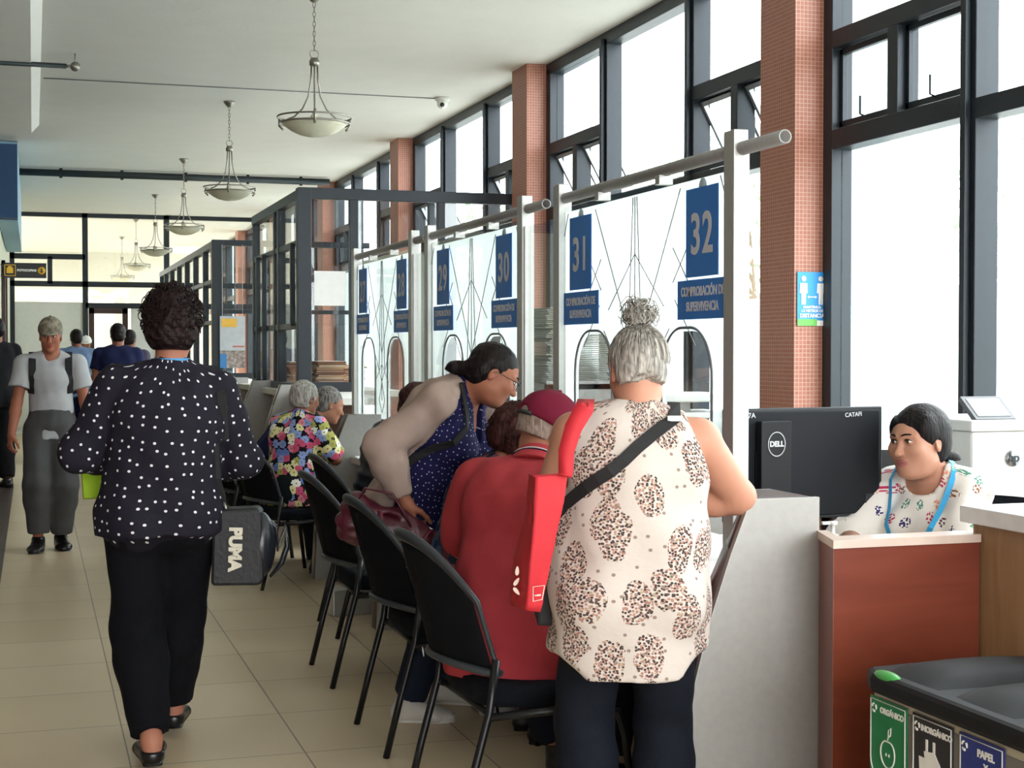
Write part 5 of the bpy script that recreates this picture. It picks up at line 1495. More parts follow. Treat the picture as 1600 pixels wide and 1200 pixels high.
def cap(f, m, notch=False, brim=True, lift=0.0, m2=None, fold=0.0):
    q = f.hl; s = f.hs; Rh = f.Rh
    pr = [ell(q((0, -0.014, 0.044+lift)), npv((0.090, 0.109, 0.092))*s, Rh, 0.008)]
    if notch: pr.append(ell(q((0, -0.122, 0.018+lift)), npv((0.030, 0.04, 0.030))*s, Rh, 0.004, '-'))
    def disp(X, Y, Z): return 0.0016*noise(X, Y, Z, 50, 6, 2)
    v, qd = sculpt(pr, 0.0045, disp, cuts=[(q((0, 0, 0.014+lift)), -Rh[:, 2]-0.10*Rh[:, 1])])
    ex = MB()
    if brim:
        n = 12; vs = []
        for j in range(5):
            for i in range(n+1):
                a = PI*(i/n); rr = 1.0+j/4*(0.75*math.sin(a)**0.8)
                y = -0.014+0.100*math.sin(a)*rr; x = 0.082*math.cos(a)*(1.0 if j == 0 else 1.0-0.02*j)
                z = 0.020+lift-0.10*(y-0.07)*0.9*(j/4)-0.9*x*x*(j/4)-0.010*(j/4)
                vs.append(tuple(q((x, y, z+0.010)))); 
        lo = [tuple(npv(p)-Rh[:, 2]*0.004*s) for p in vs]; N0 = len(vs); w = n+1
        fs = [(j*w+i, j*w+i+1, (j+1)*w+i+1, (j+1)*w+i) for j in range(4) for i in range(n)]
        fs += [tuple(N0+k for k in reversed(g)) for g in fs]
        fs += [(4*w+i, 4*w+i+1, N0+4*w+i+1, N0+4*w+i) for i in range(n)]
        ex.add(vs+lo, fs, True)
    ex.ellipsoid(q((0, -0.014, 0.137+lift)), (0.007*s,)*3)
    o = np_object('cap', v, qd, m, f.obj, None, None, ex)
    if notch and m2:
        b = MB(); b.tube([tuple(q((x, -0.014-0.104*math.sqrt(max(0, 1-(x/0.086)**2)), 0.026+lift))) for x in np.linspace(-0.04, 0.04, 9)], 0.007, 6, flat=1.0)
        b.build('cap_strap', m2, o)
    return o

def shirt(f, m, name='shirt', mt=0.012, hem=0.12, hemr=None, sleeve=0.5, loose=0.012, ease=(0.0, 0.0, 0.0), res=0.008, folds=0.0035, fscale=24, seed=0, back=True, neck=0.062, extra=(), sub=(), cuts=None, bust=True, arm_m=None, taper=0.0, nk=0.02, label=None, hemdir=None, disp2=None):
    """hem = distance below the pelvis centre"""
    s = f.s; pr = f.torso(mt, ease=ease, low=False)
    base = f.torso(mt, ease=ease, low=False)
    hd = npv(hemdir) if hemdir is not None else -npv((0, 0, 1.0))
    r0 = pr[0].ra
    if hem: pr.insert(0, cone(f.P, f.P+hd*hem, r0, npv(hemr) if hemr is not None else r0*1.03, f.r1, 0.035, fb=True))
    if sleeve > 0:
        for sd in (1, -1):
            sl = sleeve[sd] if isinstance(sleeve, dict) else sleeve
            pr += f.armp(sd, arm_m or mt, sl, 0.02, loose, taper)
    pr += list(extra)
    pr.append(cone(f.N-f.u2*nk*s+f.f2*0.01, f.H, neck*s, neck*s, f.r2, 0.006, op='-'))
    pr += list(sub)
    return garment(f, name, pr, m, res, folds, fscale, seed, cuts=cuts, back=back, label=label, disp2=disp2), pr

def W2L(loc, rz):
    c, s = math.cos(-rz), math.sin(-rz)
    return lambda x, y, z: ((x-loc[0])*c-(y-loc[1])*s, (x-loc[0])*s+(y-loc[1])*c, z)
H_dark = hair_mat('hair_black', '#0b090a', '#241c1b', 70, 0.38)
H_curl = hair_mat('hair_dark_curly', '#090708', '#2c1c1b', 55, 0.5, (1, 1, 1))
H_grey = hair_mat('hair_grey', '#6f6b66', '#c4bfb6', 60, 0.5)
H_greyd = hair_mat('hair_salt_pepper', '#3a3735', '#8e8983', 60, 0.5)
H_red = hair_mat('hair_reddish', '#1c0f0f', '#4d2a26', 60, 0.45)
H_brown = hair_mat('hair_dark_brown', '#070505', '#1b1314', 70, 0.5)
M_shoe = mat('black_leather', '#0c0c0e', 0.3, var=0.05)
M_strap = mat('black_webbing', '#141416', 0.75, var=0.1)
M_jean = mat('dark_jeans', '#10151f', 0.85, var=0.12, bump=0.1, bscale=150)

# ---- woman walking away, dotted blouse
loc = (0.42, 5.36); rz = R(-4); L = W2L(loc, rz)
f = Fig(h=1.615, w=1.04, fem=True, lean=(0, 2), side=4, neck=2, head=(4, -6, 0), bust=0.9, hip=1.12, shoulder=1.04,
        hands={1: dict(p=(0.11, 0.20, 1.02), pole=(0.85, -0.55, -0.4), back=(0.3, 0.2, 1), curl=45), -1: dict(p=(-0.11, 0.20, 1.02), pole=(-0.85, -0.55, -0.4), back=(-0.3, 0.2, 1), curl=45)},
        feet={-1: (-0.035, -0.13, 0.02, 4), 1: (0.045, 0.32, 0.02, -4)}, pz=0.87)
p = make_person(f, 'person', (*loc, 0), rz, 'person walking away in a black blouse with white dots and black trousers, left foreground', '#a8705a', male=False)
pol = dots_mat('black_dotted_cloth', '#1d1b25', '#d9d8dc', 25, 0.115, 0.6)
sh, shp = shirt(f, pol, 'blouse', 0.016, 0.078, (0.228, 0.190), 1.86, 0.015, ease=(0.022, 0.036, 0.022), folds=0.005, fscale=22, neck=0.055, arm_m=0.016, taper=0.008, nk=0.0,
                extra=[cone(f.N-f.u2*0.03, f.N+f.u2*0.032, 0.074, 0.062, f.r2, 0.02, fb=True)])
trousers(f, mat('black_trousers', '#07080e', 0.9, var=0.1, bump=0.1, bscale=120), mt=0.014, loose=0.022, cuff=0.066, to=1.94, top=0.08)
shoes(f, M_shoe, 'pump')
# curly updo
rn = random.Random(7)
cb = MB()
for k in range(620):
    a = rn.uniform(0, 2*PI); t = math.acos(rn.uniform(-0.75, 1))
    d = npv((math.sin(t)*math.cos(a), math.sin(t)*math.sin(a), math.cos(t)))
    if d[1] > 0.62 and d[2] < 0.5: continue
    if d[2] < -0.45 and rn.random() < 0.6: continue
    c = npv((0, -0.025, 0.055))+d*npv((0.103, 0.118, 0.112))*rn.uniform(0.95, 1.07); r = rn.uniform(0.006, 0.018); n = 9
    M = Matrix(Euler((rn.uniform(0, 6), rn.uniform(0, 6), rn.uniform(0, 6))).to_matrix())
    pts = [f.hl(c+npv(M @ Vector((r*math.cos(u), r*math.sin(u), 0.010*(u/6)-0.005)))) for u in [6.6*i/n for i in range(n+1)]]
    cb.tube([tuple(x) for x in pts], 0.0019, 4, caps=False)
cap_hair(f, H_curl, up=0.022, back=0.018, side=0.016, thick=0.012, amp=0.0042, ns=85, nape=-0.072, mb=cb,
         extra=[ell(f.hl((0.0, -0.05, 0.105)), npv((0.072, 0.075, 0.05)), f.Rh, 0.02), ell(f.hl((0.03, -0.09, 0.04)), npv((0.055, 0.05, 0.06)), f.Rh, 0.02)], label='dark curly pinned up hair')
b = MB(); b.tube([tuple(f.hl((0.020+0.02*i/6, -0.118+0.004*i, 0.115-0.012*i+0.008*(i % 2)))) for i in range(6)], 0.0028, 6); b.build('hair_clip', mat('clip_tan', '#b98d72', 0.4), f.obj)
b = MB(); b.strip([tuple(f.N+f.u2*0.036+0.064*npv((math.sin(a), -math.cos(a), 0))+npv((0, 0, 0.004))) for a in np.linspace(-1.9, 1.9, 15)], 0.018, [(0, 0, 1)]*15, 0.003)
b.build('lanyard', mat('lanyard_blue', '#3a8cc4', 0.5), f.obj)
# shoulder bag hung from her right shoulder
bagl = (0.69, 5.36)
e = empty('sports_bag', (*bagl, 0), R(-12), 'black sports shoulder bag reading PUMA, hanging at the hip of the walking person', 'bag')
b = MB(); b.prism([(-0.088, 0.61), (-0.075, 0.605), (0.078, 0.605), (0.092, 0.62), (0.086, 0.86), (0.075, 0.875), (-0.055, 0.87), (-0.082, 0.845)], 'y', -0.10, 0.02)
M_bag = mat('bag_black', '#121317', 0.55, var=0.12, bump=0.2, bscale=60)
M_bagl = mat('bag_shiny', '#1d1f26', 0.3, var=0.1, bump=0.4, bscale=18)
b.build('body', M_bag, e, 0.012)
b = MB(); b.ellipsoid((0.082, -0.03, 0.74), (0.05, 0.07, 0.115), 20, 12); b.build('side_pocket', M_bagl, e)
b = MB(); b.tube([(0.09, -0.02, 0.84), (0.13, -0.01, 0.80), (0.135, 0.0, 0.72), (0.165, 0, 0.80), (0.17, 0.0, 0.73), (0.15, 0, 0.67), (0.11, 0, 0.62)], [0.012, 0.016, 0.02, 0.014, 0.018, 0.018, 0.01], 8, flat=0.6); b.build('loose_strap', M_bagl, e)
text('PUMA', 0.058, mat('print_cream', '#cfcab8', 0.6), e, (-0.005, -0.113, 0.735), (R(90), R(92), 0), 'logo_lettering', offset=0.0035, sx=0.98)
b = MB(); b.tube([(-0.055, -0.04, 0.87), (-0.05, -0.06, 0.90), (-0.035, -0.08, 0.87)], 0.006, 6); b.build('buckle', M_steel, e)
S = f.S[1]; pts = []
Mi = Matrix.Rotation(-R(-12), 4, 'Z') @ Matrix.Translation((-bagl[0], -bagl[1], 0)) @ Matrix.Translation((*loc, 0)) @ Matrix.Rotation(rz, 4, 'Z')
top = [Mi @ Vector(q_) for q_ in (tuple(surf(shp, S+npv((-0.02, 0, -0.02)), (0.0, 0.6, 0.9), 0.006)), tuple(surf(shp, S+npv((-0.02, 0, -0.02)), (0, -0.05, 1), 0.007)), tuple(surf(shp, S+npv((-0.0, 0, -0.05)), (0.1, -1, 0.45), 0.009)), tuple(surf(shp, S+npv((0.01, 0, -0.17)), (0.15, -1, 0.0), 0.012)))]
path = [tuple(t_) for t_ in top]+[(-0.075, -0.11, 1.10), (-0.068, -0.10, 0.98), (-0.05, -0.06, 0.885)]
b = MB(); b.strip(path, 0.032, [(1, 0, 0)]*len(path), 0.005); b.build('strap', M_strap, e)
# lime folder held in front
b = MB(); b.box(-0.14, 0.10, 0.0, 0.02, -0.13, 0.13); o = b.build('lime_folder', mat('lime_plastic', '#a8cf2a', 0.45)); o.location = (loc[0]-0.12, loc[1]+0.27, 1.02); o.rotation_euler = (R(-20), 0, R(10))
tag(o, 'lime green folder held in front of the walking person', 'folder')

# ---- man in grey tee and camouflage cap
loc = (0.12, 11.25); rz = R(178)
f = Fig(h=1.64, w=0.92, lean=(0, 3), neck=8, head=(6, -4, 0), pz=0.885,
        hands={1: dict(p=(0.27, 0.12, 0.80), pole=(0.3, -1, 0), back=(0.8, 0.4, 0), curl=35), -1: dict(p=(-0.27, 0.02, 0.80), pole=(-0.5, -1, 0), back=(-0.8, 0.4, 0), curl=35)},
        feet={-1: (-0.06, 0.02, 0.0, 12), 1: (0.09, 0.12, 0, -8)})
make_person(f, 'person', (*loc, 0), rz, 'person walking towards the camera in a camouflage cap and grey t-shirt', '#9a5f48', brow='#2a2220', nose=1.15)
sh, shp = shirt(f, mat('grey_tee', '#a9abad', 0.9, var=0.05, bump=0.1, bscale=120), 't_shirt', 0.014, 0.10, (0.185, 0.135), 0.62, 0.022, folds=0.004, nk=-0.005)
trousers(f, mat('grey_slacks', '#4b4b4c', 0.85, var=0.08), mt=0.02, loose=0.022, cuff=0.075, to=1.88)
shoes(f, M_shoe)
cap_hair(f, H_greyd, amp=0.001)
m = mat('camouflage', '#7d7666', 0.9, var=0.45, scale=34); cap(f, m, lift=0.016)
for sd in (1, -1):
    strap_on(f, 'backpack_strap', shp, [(f.S[sd]+npv((-sd*0.055, 0, -0.03-0.03*i)), (0, 0.3+i*0.5 if i else 0.0, 1 if i < 2 else 0.2)) for i in range(3)]+[(f.C+npv((sd*0.10, 0, 0.05-0.05*i)), (sd*0.25+0.12*sd*i, 1, 0)) for i in range(4)], 0.05, M_strap, 0.01, 0.006)
e = empty('backpack', (*loc, 0), rz, 'dark backpack on the back of the person in the camouflage cap', 'backpack')
v, q = sculpt([cone((0, -0.20, 0.98), (0, -0.19, 1.27), (0.13, 0.06), (0.11, 0.05), k=0.03)], 0.012); o = np_object('body', v, q, M_strap, e)
b = MB(); b.tube([(-0.04, -0.17, 1.32), (0, -0.17, 1.35), (0.04, -0.17, 1.32)], 0.008, 6); b.build('handle', M_strap, e)

# ---- people far down the hall
def simple(loc, rz, h, label, shirtc, trc, hair, skin='#8d5a45', w=1.0, sleeve=0.6, group=None, capc=None, glossy=None, headv=(4, 0, 0), fem=False):
    f = Fig(h=h, w=w, lean=(0, 2), neck=5, head=headv, fem=fem, feet={-1: (-0.09, 0.08, 0), 1: (0.09, -0.05, 0)})
    make_person(f, 'person', (*loc, 0), rz, label, skin, res=0.014, hres=0.006)
    shirt(f, shirtc, 'shirt', 0.014, 0.12, None, sleeve, 0.02, res=0.012, nk=-0.005)
    trousers(f, trc, mt=0.016, loose=0.02, cuff=0.075, res=0.012); shoes(f, M_shoe, res=0.009)
    if hair: cap_hair(f, hair, amp=0.0015, res=0.006)
    if capc: cap(f, capc)
    return f
M_navy = mat('navy_cloth', '#1c2142', 0.9, var=0.08); M_ltb = mat('light_blue_cloth', '#6f86a8', 0.9, var=0.06)
M_drk = mat('dark_cloth', '#1a1a1d', 0.9, var=0.1)
simple((0.55, 20.8), R(4), 1.68, 'person in a light blue shirt with short dark hair, walking away far down the hall', M_ltb, M_navy, H_dark, w=1.15)
simple((0.86, 16.5), R(-4), 1.69, 'person in a navy shirt beyond the dotted blouse, walking away', M_navy, M_drk, H_dark, w=1.12)
simple((1.15, 19.4), R(-20), 1.66, 'person in a greyish purple top half hidden behind the navy shirt', mat('mauve_cloth', '#5c566a', 0.9), M_drk, H_dark)
simple((0.80, 24.6), R(170), 1.62, 'person in a yellow shirt and white cap farthest down the hall', mat('yellow_cloth', '#c9b53a', 0.9), M_drk, H_dark, capc=mat('white_cap', '#dcdcda', 0.8))
simple((-0.36, 16.3), R(25), 1.74, 'person in a dark t-shirt cut off by the left edge', M_drk, M_drk, H_dark)

# ---- seated: woman in floral blouse
def seat_feet(x=0.1, y=0.42): return {1: (x, y, 0, -3), -1: (-x, y-0.05, 0, 3)}
loc = (1.50, 9.22); rz = R(-52)
f = Fig(h=1.46, w=1.04, fem=True, pz=0.575, lean=(8, 16), neck=18, head=(8, -10, 0), bust=0.9,
        hands={1: dict(p=(0.06, 0.36, 0.72), pole=(0.9, -0.4, -0.6), back=(0.2, 0, 1), curl=30), -1: dict(p=(-0.10, 0.34, 0.72), pole=(-0.9, -0.4, -0.6), back=(-0.2, 0, 1), curl=30)},
        feet=seat_feet(0.09, 0.40), knee_pole={1: (0.1, 0.6, 1), -1: (-0.1, 0.6, 1)})
make_person(f, 'person', (*loc, 0), rz, 'person with short grey hair in a colourful floral blouse sitting on a chair', '#8d5b45', male=False)
shirt(f, floral_mat('floral_cloth'), 'blouse', 0.018, 0.10, (0.20, 0.155), 0.93, 0.022, ease=(0.005, 0.012, 0.008), folds=0.004, nk=0.0, neck=0.056, extra=[cone(f.N-f.u2*0.02, f.N+f.u2*0.018, 0.07, 0.058, f.r2, 0.015, fb=True)])
trousers(f, mat('dark_green_trousers', '#10191a', 0.9, var=0.1), mt=0.018, loose=0.015, cuff=0.07, to=1.85)
shoes(f, M_shoe)
cap_hair(f, H_grey, up=0.010, back=0.012, side=0.008, amp=0.0022, ns=75, nape=-0.062, label='short wavy grey hair')

# ---- seated man, navy polo, leaning to the window
loc = (1.44, 9.98); rz = R(-88)
f = Fig(h=1.70, w=1.12, pz=0.585, lean=(33, 50), neck=24, head=(18, 8, 0), belly=0.02, nod=(0, 0, 0),
        hands={1: dict(p=(0.10, 0.62, 0.80), pole=(0.9, -0.2, -0.8), back=(0.2, 0, 1), curl=25), -1: dict(p=(-0.12, 0.62, 0.80), pole=(-0.9, -0.2, -0.8), back=(-0.2, 0, 1), curl=25)},
        feet=seat_feet(0.13, 0.44), knee_pole={1: (0.3, 0.6, 1), -1: (-0.3, 0.6, 1)})
make_person(f, 'person', (*loc, 0), rz, 'person in a navy shirt leaning forward on a chair beyond the floral blouse', '#9c6a52', brow='#1c1716', nose=1.1)
shirt(f, M_navy, 'shirt', 0.016, 0.08, None, 0.9, 0.02, ease=(0, 0.01, 0.01), folds=0.005, hemdir=-f.u1)
trousers(f, M_drk, mt=0.018, loose=0.018, cuff=0.075, to=1.85); shoes(f, M_shoe)
cap_hair(f, H_greyd, amp=0.0012, thick=0.007, nape=-0.06)

# ---- seated in quilted black jacket
loc = (1.72, 7.56); rz = R(-62)
f = Fig(h=1.58, w=1.15, fem=True, pz=0.575, lean=(14, 28), neck=20, head=(12, 0, 0),
        hands={1: dict(p=(0.10, 0.42, 0.79), pole=(0.9, -0.4, -0.6), back=(0.2, 0, 1)), -1: dict(p=(-0.12, 0.4, 0.79), pole=(-0.9, -0.4, -0.6), back=(-0.2, 0, 1))},
        feet=seat_feet(0.1, 0.36), knee_pole={1: (0.1, 0.6, 1), -1: (-0.1, 0.6, 1)})
make_person(f, 'person', (*loc, 0), rz, 'person with reddish brown hair in a quilted black jacket, seated behind the stooping person', '#9c6a52', male=False)
def quilt(X, Y, Z): return 0.007*np.abs(np.sin(Z*52+0.6*np.sin(X*14)))-0.005
shirt(f, mat('quilted_black', '#1b1e24', 0.45, var=0.1), 'quilted_jacket', 0.032, 0.10, (0.23, 0.18), 1.8, 0.028, ease=(0.01, 0.02, 0.01), folds=0.003, disp2=quilt, arm_m=0.022, nk=0.0, extra=[cone(f.N-f.u2*0.03, f.N+f.u2*0.03, 0.085, 0.07, f.r2, 0.02, fb=True)])
trousers(f, M_drk, mt=0.016, loose=0.012, cuff=0.065, to=1.85); shoes(f, M_shoe)
cap_hair(f, H_red, up=0.008, back=0.02, side=0.012, amp=0.003, ns=70, nape=-0.13, extra=[cone(f.hl((0, -0.07, -0.02)), f.hl((0, -0.07, -0.14)), (0.07, 0.045), (0.06, 0.035), f.Rh[:, 0], 0.02)])

# ---- seated, curly reddish hair, multicolour top, beyond the red polo
loc = (1.47, 5.32); rz = R(-106)
f = Fig(h=1.52, w=1.05, fem=True, pz=0.575, lean=(14, 28), neck=26, head=(25, 5, 0), bust=0.9,
        hands={1: dict(p=(0.10, 0.50, 0.80), pole=(0.9, -0.3, -0.7), back=(0.2, 0, 1)), -1: dict(p=(-0.12, 0.5, 0.80), pole=(-0.9, -0.3, -0.7), back=(-0.2, 0, 1))},
        feet=seat_feet(0.1, 0.33), knee_pole={1: (0.1, 0.6, 1), -1: (-0.1, 0.6, 1)})
make_person(f, 'person', (*loc, 0), rz, 'person with curly reddish brown hair bending over the counter beside the maroon cap', '#a56e57', male=False)
shirt(f, plaid_mat('multicolour_cloth', ['#2a3550', '#3f5a78', '#53323f', '#1d2433', '#4c7288', '#7a4a58']), 'blouse', 0.018, 0.10, (0.20, 0.16), 1.5, 0.022, folds=0.004, nk=0.0, hemdir=-f.u1)
trousers(f, M_jean, mt=0.016, loose=0.012, cuff=0.065, to=1.85); shoes(f, M_shoe)
cb = MB()
for k in range(150):
    a = rn.uniform(0, 2*PI); t = math.acos(rn.uniform(-0.9, 1)); d = npv((math.sin(t)*math.cos(a), math.sin(t)*math.sin(a), math.cos(t)))
    if d[1] > 0.55: continue
    c = npv((0, -0.04, 0.02))+d*npv((0.100, 0.115, 0.115)); r = rn.uniform(0.008, 0.014)
    M = Matrix(Euler((rn.uniform(0, 6), rn.uniform(0, 6), rn.uniform(0, 6))).to_matrix())
    cb.tube([tuple(f.hl(c+npv(M @ Vector((r*math.cos(u), r*math.sin(u), 0.012*(u/6)))))) for u in [6.6*i/8 for i in range(9)]], 0.002, 4, caps=False)
cap_hair(f, H_red, up=0.012, back=0.03, side=0.018, amp=0.004, ns=70, nape=-0.12, mb=cb)

# ---- seated man in red polo and maroon cap
loc = (1.40, 4.34); rz = R(-38)
f = Fig(h=1.69, w=1.14, pz=0.585, lean=(12, 30), neck=24, head=(24, -38, 4), belly=0.03, shoulder=1.02,
        hands={1: dict(p=(0.12, 0.50, 0.80), pole=(0.9, -0.2, -0.8), back=(0.2, 0, 1), curl=30), -1: dict(p=(-0.14, 0.48, 0.80), pole=(-0.9, -0.2, -0.8), back=(-0.2, 0, 1), curl=30)},
        feet={1: (0.16, 0.36, 0, -12), -1: (-0.04, 0.52, 0, 10)}, knee_pole={1: (0.3, 0.6, 1), -1: (-0.2, 0.6, 1)})
make_person(f, 'person', (*loc, 0), rz, 'person in a maroon cap and coral red polo shirt seated at the counter', '#a06a55', brow='#7a7570')
M_coral = mat('coral_cotton', '#a2373d', 0.9, var=0.06, bump=0.12, bscale=180)
sh, shp = shirt(f, M_coral, 'polo_shirt', 0.024, 0.13, (0.235, 0.20), 0.95, 0.022, ease=(0.022, 0.014, 0.008), folds=0.0055, fscale=20, nk=0.005, neck=0.06, extra=[cone(f.hp[sd], f.hp[sd]+(f.K[sd]-f.hp[sd])*0.22, 0.136, 0.130, f.r1, 0.03, fb=True) for sd in (1, -1)])
col = garment(f, 'collar', [cone(f.N-f.nd*0.020-f.f2*0.004, f.N+f.nd*0.050-f.f2*0.004, 0.100, 0.074, f.r2, 0.01, fb=True, fa=True), cone(f.N-f.nd*0.1, f.N+f.nd*0.2, 0.062, 0.062, f.r2, 0.003, op='-')], M_coral, 0.005, 0.001)
b = MB()
cf = unit(np.cross(f.nd, f.r2))
for dz, rr, mi in ((0.020, 0.0875, 0), (0.013, 0.0900, 1)):
    b.tube([tuple(f.N-f.f2*0.004+f.nd*dz+(f.r2*math.cos(a)+cf*math.sin(a))*rr) for a in np.linspace(0, 2*PI, 28)[:-1]], 0.0022, 4, closed=True, mi=mi)
b.build('collar_stripes', [M_wtext, mat('stripe_navy', '#23284a', 0.8)], col)
trousers(f, mat('navy_trousers', '#12141f', 0.9, var=0.1), mt=0.002, loose=0.02, cuff=0.08, to=1.85); shoes(f, M_shoe)
cap_hair(f, hair_mat('hair_grey_short', '#7d6a5f', '#a8998e', 80, 0.7), amp=0.0010, thick=0.0015, nape=-0.034)
cap(f, mat('maroon_cap', '#6d1830', 0.85, var=0.06), notch=True, m2=mat('cap_strap_dark', '#1f2b2a', 0.7))

# ---- stooping woman in navy dotted blouse and beige cardigan
loc = (1.42, 5.64); rz = R(-131); L = W2L(loc, rz)
f = Fig(h=1.60, w=1.10, fem=True, pz=0.835, lean=(16, 31), neck=(0.0, 0.90, 0.42), head=(30, 30, -4), bust=1.15, belly=0.02,
        hands={1: dict(p=L(1.315, 5.42, 0.855), pole=(0.35, -0.5, 0), back=L(loc[0]-0.8, loc[1]-0.5, 0), dir=(0, 0.25, -1), curl=55),
               -1: dict(p=L(1.92, 5.46, 0.82), pole=(-0.6, -0.2, -1), back=(0, 0, 1), curl=20)},
        feet={1: L(1.36, 5.60, 0)[:3]+(25,), -1: L(1.58, 5.84, 0)[:3]+(20,)}, knee_pole={1: (0.1, 1, 0), -1: (-0.1, 1, 0)})
make_person(f, 'person', (*loc, 0), rz, 'person with glasses stooping over the counter in a beige cardigan and navy dotted blouse', '#a0664e', male=False, chub=1.0, lips=hexc('#8f4a47'))
nb = dots_mat('navy_dotted_cloth', '#1c1b45', '#b9b8d6', 44, 0.11, 0.6)
sh, shp = shirt(f, nb, 'blouse', 0.016, 0.24, (0.225, 0.17), 0, 0.012, ease=(0.006, 0.02, 0.008), folds=0.0045, back=False, nk=0.012, neck=0.06,
                sub=[cone(f.N+f.f2*0.04+f.u2*0.01, f.N-f.u2*0.13+f.f2*0.15, 0.042, 0.010, f.r2, 0.008, op='-')])
M_card = mat('beige_knit', '#a08c82', 0.95, var=0.05, bump=0.2, bscale=220)
cg = f.torso(0.030, low=False, ease=(0.006, 0.02, 0.008))
cg.insert(0, cone(f.P, f.P-npv((0, 0, 0.10)), cg[0].ra, cg[0].ra*1.03, f.r1, 0.035, fb=True))
cg.append(cone(f.N-f.u2*0.01, f.H, 0.075, 0.08, f.r2, 0.01, op='-'))
cg.append(cone(f.P+f.f1*0.19-f.u1*0.3, f.W+f.f1*0.19, (0.34, 0.245), (0.34, 0.245), f.r1, 0.008, op='-'))
cg.append(cone(f.W+f.f1*0.19, f.N+f.f2*0.21+f.u2*0.05, (0.34, 0.245), (0.20, 0.21), f.r2, 0.008, op='-'))
for sd in (1, -1): cg += f.armp(sd, 0.016, 1.84, 0.02, 0.009, 0.002)
garment(f, 'cardigan', cg, M_card, 0.007, 0.005, 28, 5)
trousers(f, mat('blue_jeans_dark', '#17202f', 0.85, var=0.12), mt=0.014, loose=0.008, cuff=0.06, to=1.92)
shoes(f, mat('sneaker_white', '#b9b6ae', 0.6, var=0.08), 'sneaker', mat('sneaker_sole', '#c9c6bd', 0.6))
cap_hair(f, H_dark, thick=0.008, amp=0.0012, nape=-0.075, fr_h=0.070, label='black hair tied low', extra=[
    cone(f.hl((0, -0.090, -0.02)), f.hl((0, -0.11, -0.03))+npv((0, -0.05, 0.0)), 0.032, 0.026, f.Rh[:, 0], 0.02), cone(f.hl((0, -0.11, -0.03))+npv((0, -0.05, 0.0)), f.hl((0, -0.11, -0.03))+npv((0.03, -0.13, -0.085)), 0.028, 0.012, f.Rh[:, 0], 0.01)])
def glasses(f, m):
    b = MB()
    for sd in (1, -1):
        c = npv((sd*0.033, 0.108, 0.006)); 
        b.tube([tuple(f.hl(c+npv((0.026*math.cos(a), -0.006*abs(math.cos(a))*0, 0.021*math.sin(a))))) for a in np.linspace(0, 2*PI, 21)[:-1]], 0.0014, 5, closed=True)
        b.tube([tuple(f.hl(x)) for x in ((sd*0.058, 0.106, 0.012), (sd*0.075, 0.07, 0.012), (sd*0.080, 0.0, 0.010), (sd*0.078, -0.02, -0.005))], 0.0014, 5)
    b.tube([tuple(f.hl(x)) for x in ((-0.008, 0.109, 0.010), (0, 0.112, 0.013), (0.008, 0.109, 0.010))], 0.0014, 5)
    o = b.build('glasses', m, f.obj)
    g = MB()
    for sd in (1, -1):
        c = npv((sd*0.033, 0.108, 0.006)); g.add([tuple(f.hl(c+npv((0.025*math.cos(a), 0, 0.020*math.sin(a))))) for a in np.linspace(0, 2*PI, 17)[:-1]], [tuple(range(16))])
    g.build('lenses', M_wglass, o); return o
glasses(f, mat('glasses_frame', '#2a2a30', 0.3))
strap_on(f, 'bag_strap', f.torso(0.036, ease=(0.006, 0.02, 0.008)), [(f.S[1]+f.r2*-0.045-f.u2*0.02, f.u2+f.f2*0.15), (f.S[1]+f.r2*-0.045-f.u2*0.04, f.f2+f.u2*0.5)]+
         [(f.C+f.r2*(0.10+0.006*i)+f.u2*(0.08-0.06*i), f.f2*(1-0.2*i)+f.r2*(0.2+0.25*i)) for i in range(5)], 0.030, M_strap, 0.006, 0.006)
# maroon soft handbag in her hand
e = empty('handbag', (1.24, 5.40, 0), R(-20), 'soft maroon leather handbag carried by the stooping person', 'handbag')
M_mb = mat('maroon_leather', '#4e1a28', 0.33, var=0.12, bump=0.5, bscale=22)
def hb(X, Y, Z): return 0.007*noise(X, Y, Z, 34, 7, 6, (1, 1, 1.6))+0.003*noise(X, Y, Z, 80, 6, 3)
v, q = sculpt([cone((-0.13, 0, 0.80), (0.13, 0, 0.72), (0.09, 0.055), (0.075, 0.05), side=(0, 0, 1), k=0.03), ell((-0.10, 0, 0.83), (0.06, 0.045, 0.07), None, 0.03)], 0.006, hb)
np_object('body', v, q, M_mb, e)
b = MB(); b.tube([(-0.12, -0.03, 0.85), (-0.08, -0.03, 0.92), (0.02, -0.03, 0.90), (0.06, -0.04, 0.84), (0.09, -0.04, 0.78)], 0.012, 8, flat=0.4); b.build('handle', M_mb, e)
b = MB(); b.tube([(-0.02, -0.062, 0.84), (-0.025, -0.068, 0.76), (-0.03, -0.06, 0.69)], 0.014, 8, flat=0.3); b.build('strap', mat('maroon_strap', '#6d2a3a', 0.35), e); b = MB(); b.tube([(0.16, -0.04, 0.77), (0.13, -0.058, 0.73), (0.10, -0.056, 0.67)], 0.014, 8, flat=0.3); b.build('strap', mat('maroon_strap', '#6d2a3a', 0.35), e)

